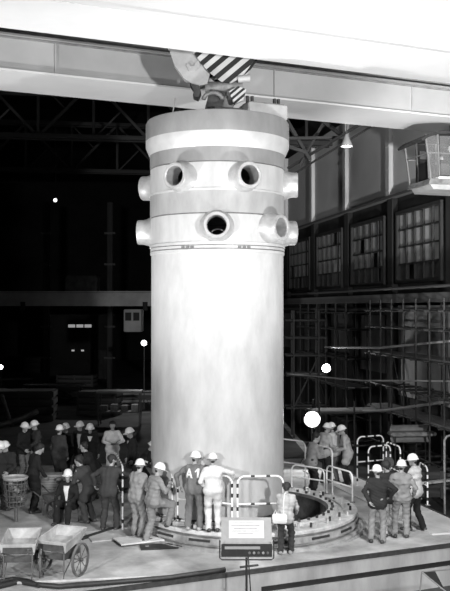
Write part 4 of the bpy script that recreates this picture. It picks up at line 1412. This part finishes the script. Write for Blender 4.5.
MB().tube([(0.08, 0, 0.09), (0.08, -0.03, 0.30), (0.085, 0.08, 0.45), (0.10, 0.22, 0.50), (0.12, 0.32, 0.46)], 0.013, 6).build('strap', 'cl_white', bag, True)
MB().tube([(-0.13, 0, 0.09), (-0.09, -0.01, 0.18), (-0.06, 0.0, 0.09)], 0.01, 6).build('handle', 'cl_white', bag, True)
# right hand group
p = foot(377, 542)
person('helmeted person in dark shirt with one hand on his back in the right group', p, R(-15), 'cl_dark', 'cl_mid', lean=3, hands=((-0.16, -0.20, 0.98), (0.26, 0.18, 1.05)), elbow=((-1, -0.4, 0), (1, -0.2, 0)), head=(3, -25), feet=((-0.15, 0.0, 0), (0.12, 0.0, 0)), size=0.96)
p = foot(389, 536)
person('person in dark jacket hidden between the two front people of the right group', p, R(12), 'cl_dark', 'cl_light', lean=12, hands=((-0.1, 0.32, 1.1), (0.10, 0.10, 1.05)), elbow=(None, (1, -0.3, 0)), head=(20, 0), hat=False, size=0.97)
p = foot(401, 537)
person('helmeted person in grey coverall in the middle of the right group', p, R(-5), 'cl_mid', coverall=True, lean=4, hands=((-0.22, 0.25, 1.1), (0.30, 0.15, 0.98)), head=(6, 15), feet=((-0.16, 0, 0), (0.12, 0.02, 0)), size=0.98)
p = foot(415, 530)
person('helmeted person in pale shirt and black trousers at the right of the group', p, R(55), 'cl_pale', 'cl_black', lean=3, hands=((-0.2, 0.35, 1.05), (0.16, 0.40, 1.02)), head=(8, 10), feet=((-0.10, 0.14, 0), (0.11, -0.14, 0)))
# group behind the ring
p = headat(311, 434, 1.72)
person('bare-headed person in a light jacket left of the back helmets', p, R(-70), 'cl_mid', 'cl_dark', hat=False, lean=10, hands=((-0.1, 0.35, 1.1), (0.1, 0.35, 1.1)), head=(12, 0))
for k, (x, y, lab, tp, rz, ln, bt) in enumerate(((324, 424, 'left one of three helmeted people behind the ring, in light coat', 'cl_light', -60, 6, 'cl_dark'), (334, 424, 'middle one of three helmeted people behind the ring, in pale clothes', 'cl_pale', 40, 4, 'cl_grey'), (347, 425, 'right one of three helmeted people behind the ring, leaning left', 'cl_light', 80, 12, 'cl_dark'))):
    p = headat(x, y)
    p.y += (0, 0.1, -0.1)[k]
    person(lab, p, R(rz), tp, bt, lean=ln, hands=((-0.15, 0.3, 1.05), (0.18, 0.32, 1.05)) if k != 1 else None, head=(10, 0), coat=0.5 if k == 2 else 0)
# left groups
p = headat(9, 442, 1.72)
person('helmeted person in dark jacket behind the wire basket at left', p, R(160), 'cl_dark', 'cl_dark', lean=8, head=(14, 20), hands=((-0.18, 0.3, 1.0), (0.2, 0.28, 1.0)))
p = headat(0, 443, 1.72)
person('helmeted person cut by the left edge of the photograph', p, R(-150), 'cl_dark', 'cl_dark', lean=4, head=(5, 0))
p = headat(23.5, 423)
person('helmeted person in black jacket, left one of the pair at the left', p, R(-120), 'cl_black', 'cl_grey', lean=3, head=(6, 0), hands=((-0.24, 0.1, 0.9), (0.2, 0.25, 1.0)))
p = headat(37.5, 421)
person('helmeted person in charcoal jacket turned to the left person', p, R(120), 'cl_char', 'cl_mid', lean=4, head=(10, 0), hands=((-0.12, 0.30, 1.0), (0.14, 0.3, 0.98)), size=1.0)
p = foot(33, 512)
person('person in long black coat standing with bowed head behind the carts', p, R(-60), 'cl_black', 'cl_black', hat=False, lean=9, head=(28, 0), coat=0.6, hands=((-0.18, 0.22, 0.85), (0.2, 0.28, 0.92)))
p = headat(59, 426)
person('helmeted person in long dark coat seen from behind, left of two', p, R(-25), 'cl_char', 'cl_dark', lean=3, coat=0.8, head=(2, -10))
p = headat(65.5, 424, 1.78) + Vector((0, 0.3, 0))
person('helmeted person in black with light collar facing the camera', p, R(150), 'cl_black', 'cl_black', lean=3, shirt=('cl_light', 0.15), hands=((-0.1, 0.26, 1.05), (0.12, 0.28, 1.05)), head=(6, 0))
p = headat(81, 422)
person('helmeted person with open dark jacket over a light sweater', p, R(165), 'cl_dark', 'cl_char', lean=2, shirt=('cl_light', 0.05), head=(4, 15))
p = headat(90.5, 424)
person('helmeted person in black coat with white collar next to the open jacket', p, R(-175), 'cl_black', 'cl_black', lean=3, shirt=('cl_white', 0.33), coat=0.5, head=(6, 0))
p = headat(112.5, 421.5)
person('bare-headed person in white shirt and light trousers at the back left', p, R(-160), 'cl_white', 'cl_pale', hat=False, lean=2, hands=((-0.10, 0.26, 1.12), (0.10, 0.28, 1.12)), head=(10, 10), elbow=((-1, -0.3, -0.2), (1, -0.3, -0.2)))
p = headat(133.5, 427, 1.78)
person('tall helmeted person in dark coat just left of the vessel', p, R(110), 'cl_dark', 'cl_dark', lean=5, coat=0.7, head=(12, 0), shirt=('cl_light', 0.38))
p = headat(141.5, 442, 1.5)
person('helmeted person in dark clothes crouching close to the vessel edge', p, R(-100), 'cl_dark', 'cl_dark', lean=32, pel=(0, -0.05, 0.82), head=(10, 0), hands=((-0.15, 0.45, 0.8), (0.15, 0.45, 0.8)))
p = foot(67, 522)
person('seated person in dark jacket and white shirt wearing a white cap', p, R(170), 'cl_black', 'cl_black', lean=6, pel=(0, -0.15, 0.44), feet=((-0.14, 0.30, 0), (0.16, 0.26, 0)), hands=((-0.2, 0.22, 0.55), (0.2, 0.22, 0.52)), head=(-4, -15), shirt=('cl_white', 0.10))
t = thing('seat_block', 'timber block under the seated person at left', 'block', tuple(p + Vector((0.0, 0.20, 0))), 0.1)
for k in range(3):
    blk('timber', (0, 0, 0.05 + 0.105 * k), (0.5, 0.34, 0.10), 'wood_dark', t, 0.05 * k)
p = foot(90, 522)
person('person in long grey coat bending over left of the dark suited person', p, R(60), 'cl_char', 'cl_char', hat=False, lean=38, pel=(0, -0.05, 0.90), coat=0.7, head=(-5, 0), hands=((-0.18, 0.5, 0.85), (0.2, 0.4, 0.95)))
p = foot(109, 530)
person('bare-headed person in dark suit seen from behind, arms spread', p, R(-15), 'cl_char', 'cl_char', hat=False, lean=14, hands=((-0.42, 0.18, 1.02), (0.42, 0.36, 1.16)), elbow=((-1, -0.5, 0.2), (1, -0.5, 0)), head=(12, 0), feet=((-0.14, 0.0, 0), (0.16, 0.10, 0)))
p = headat(94, 446, 1.45)
person('dark haired person in black crouching behind the grey coat', p, R(80), 'cl_black', 'cl_black', hat=False, lean=36, pel=(0, -0.08, 0.84), head=(-10, 0), hands=((-0.1, 0.5, 0.9), (0.2, 0.45, 0.8)))
# crane operator in his cab
cm = Matrix.Translation(cb.location) @ Matrix.Rotation(cb.rotation_euler[2], 4, 'Z')
person('crane operator in dark clothes sitting inside the glazed cab', cm @ Vector((0.62, 0.05, 0.18)), R(100), 'cl_black', 'cl_black', hat=False, lean=14, pel=(0, -0.1, 0.42), feet=((-0.12, 0.28, 0), (0.12, 0.26, 0)), hands=((-0.16, 0.42, 0.72), (0.16, 0.42, 0.72)), head=(10, 0))
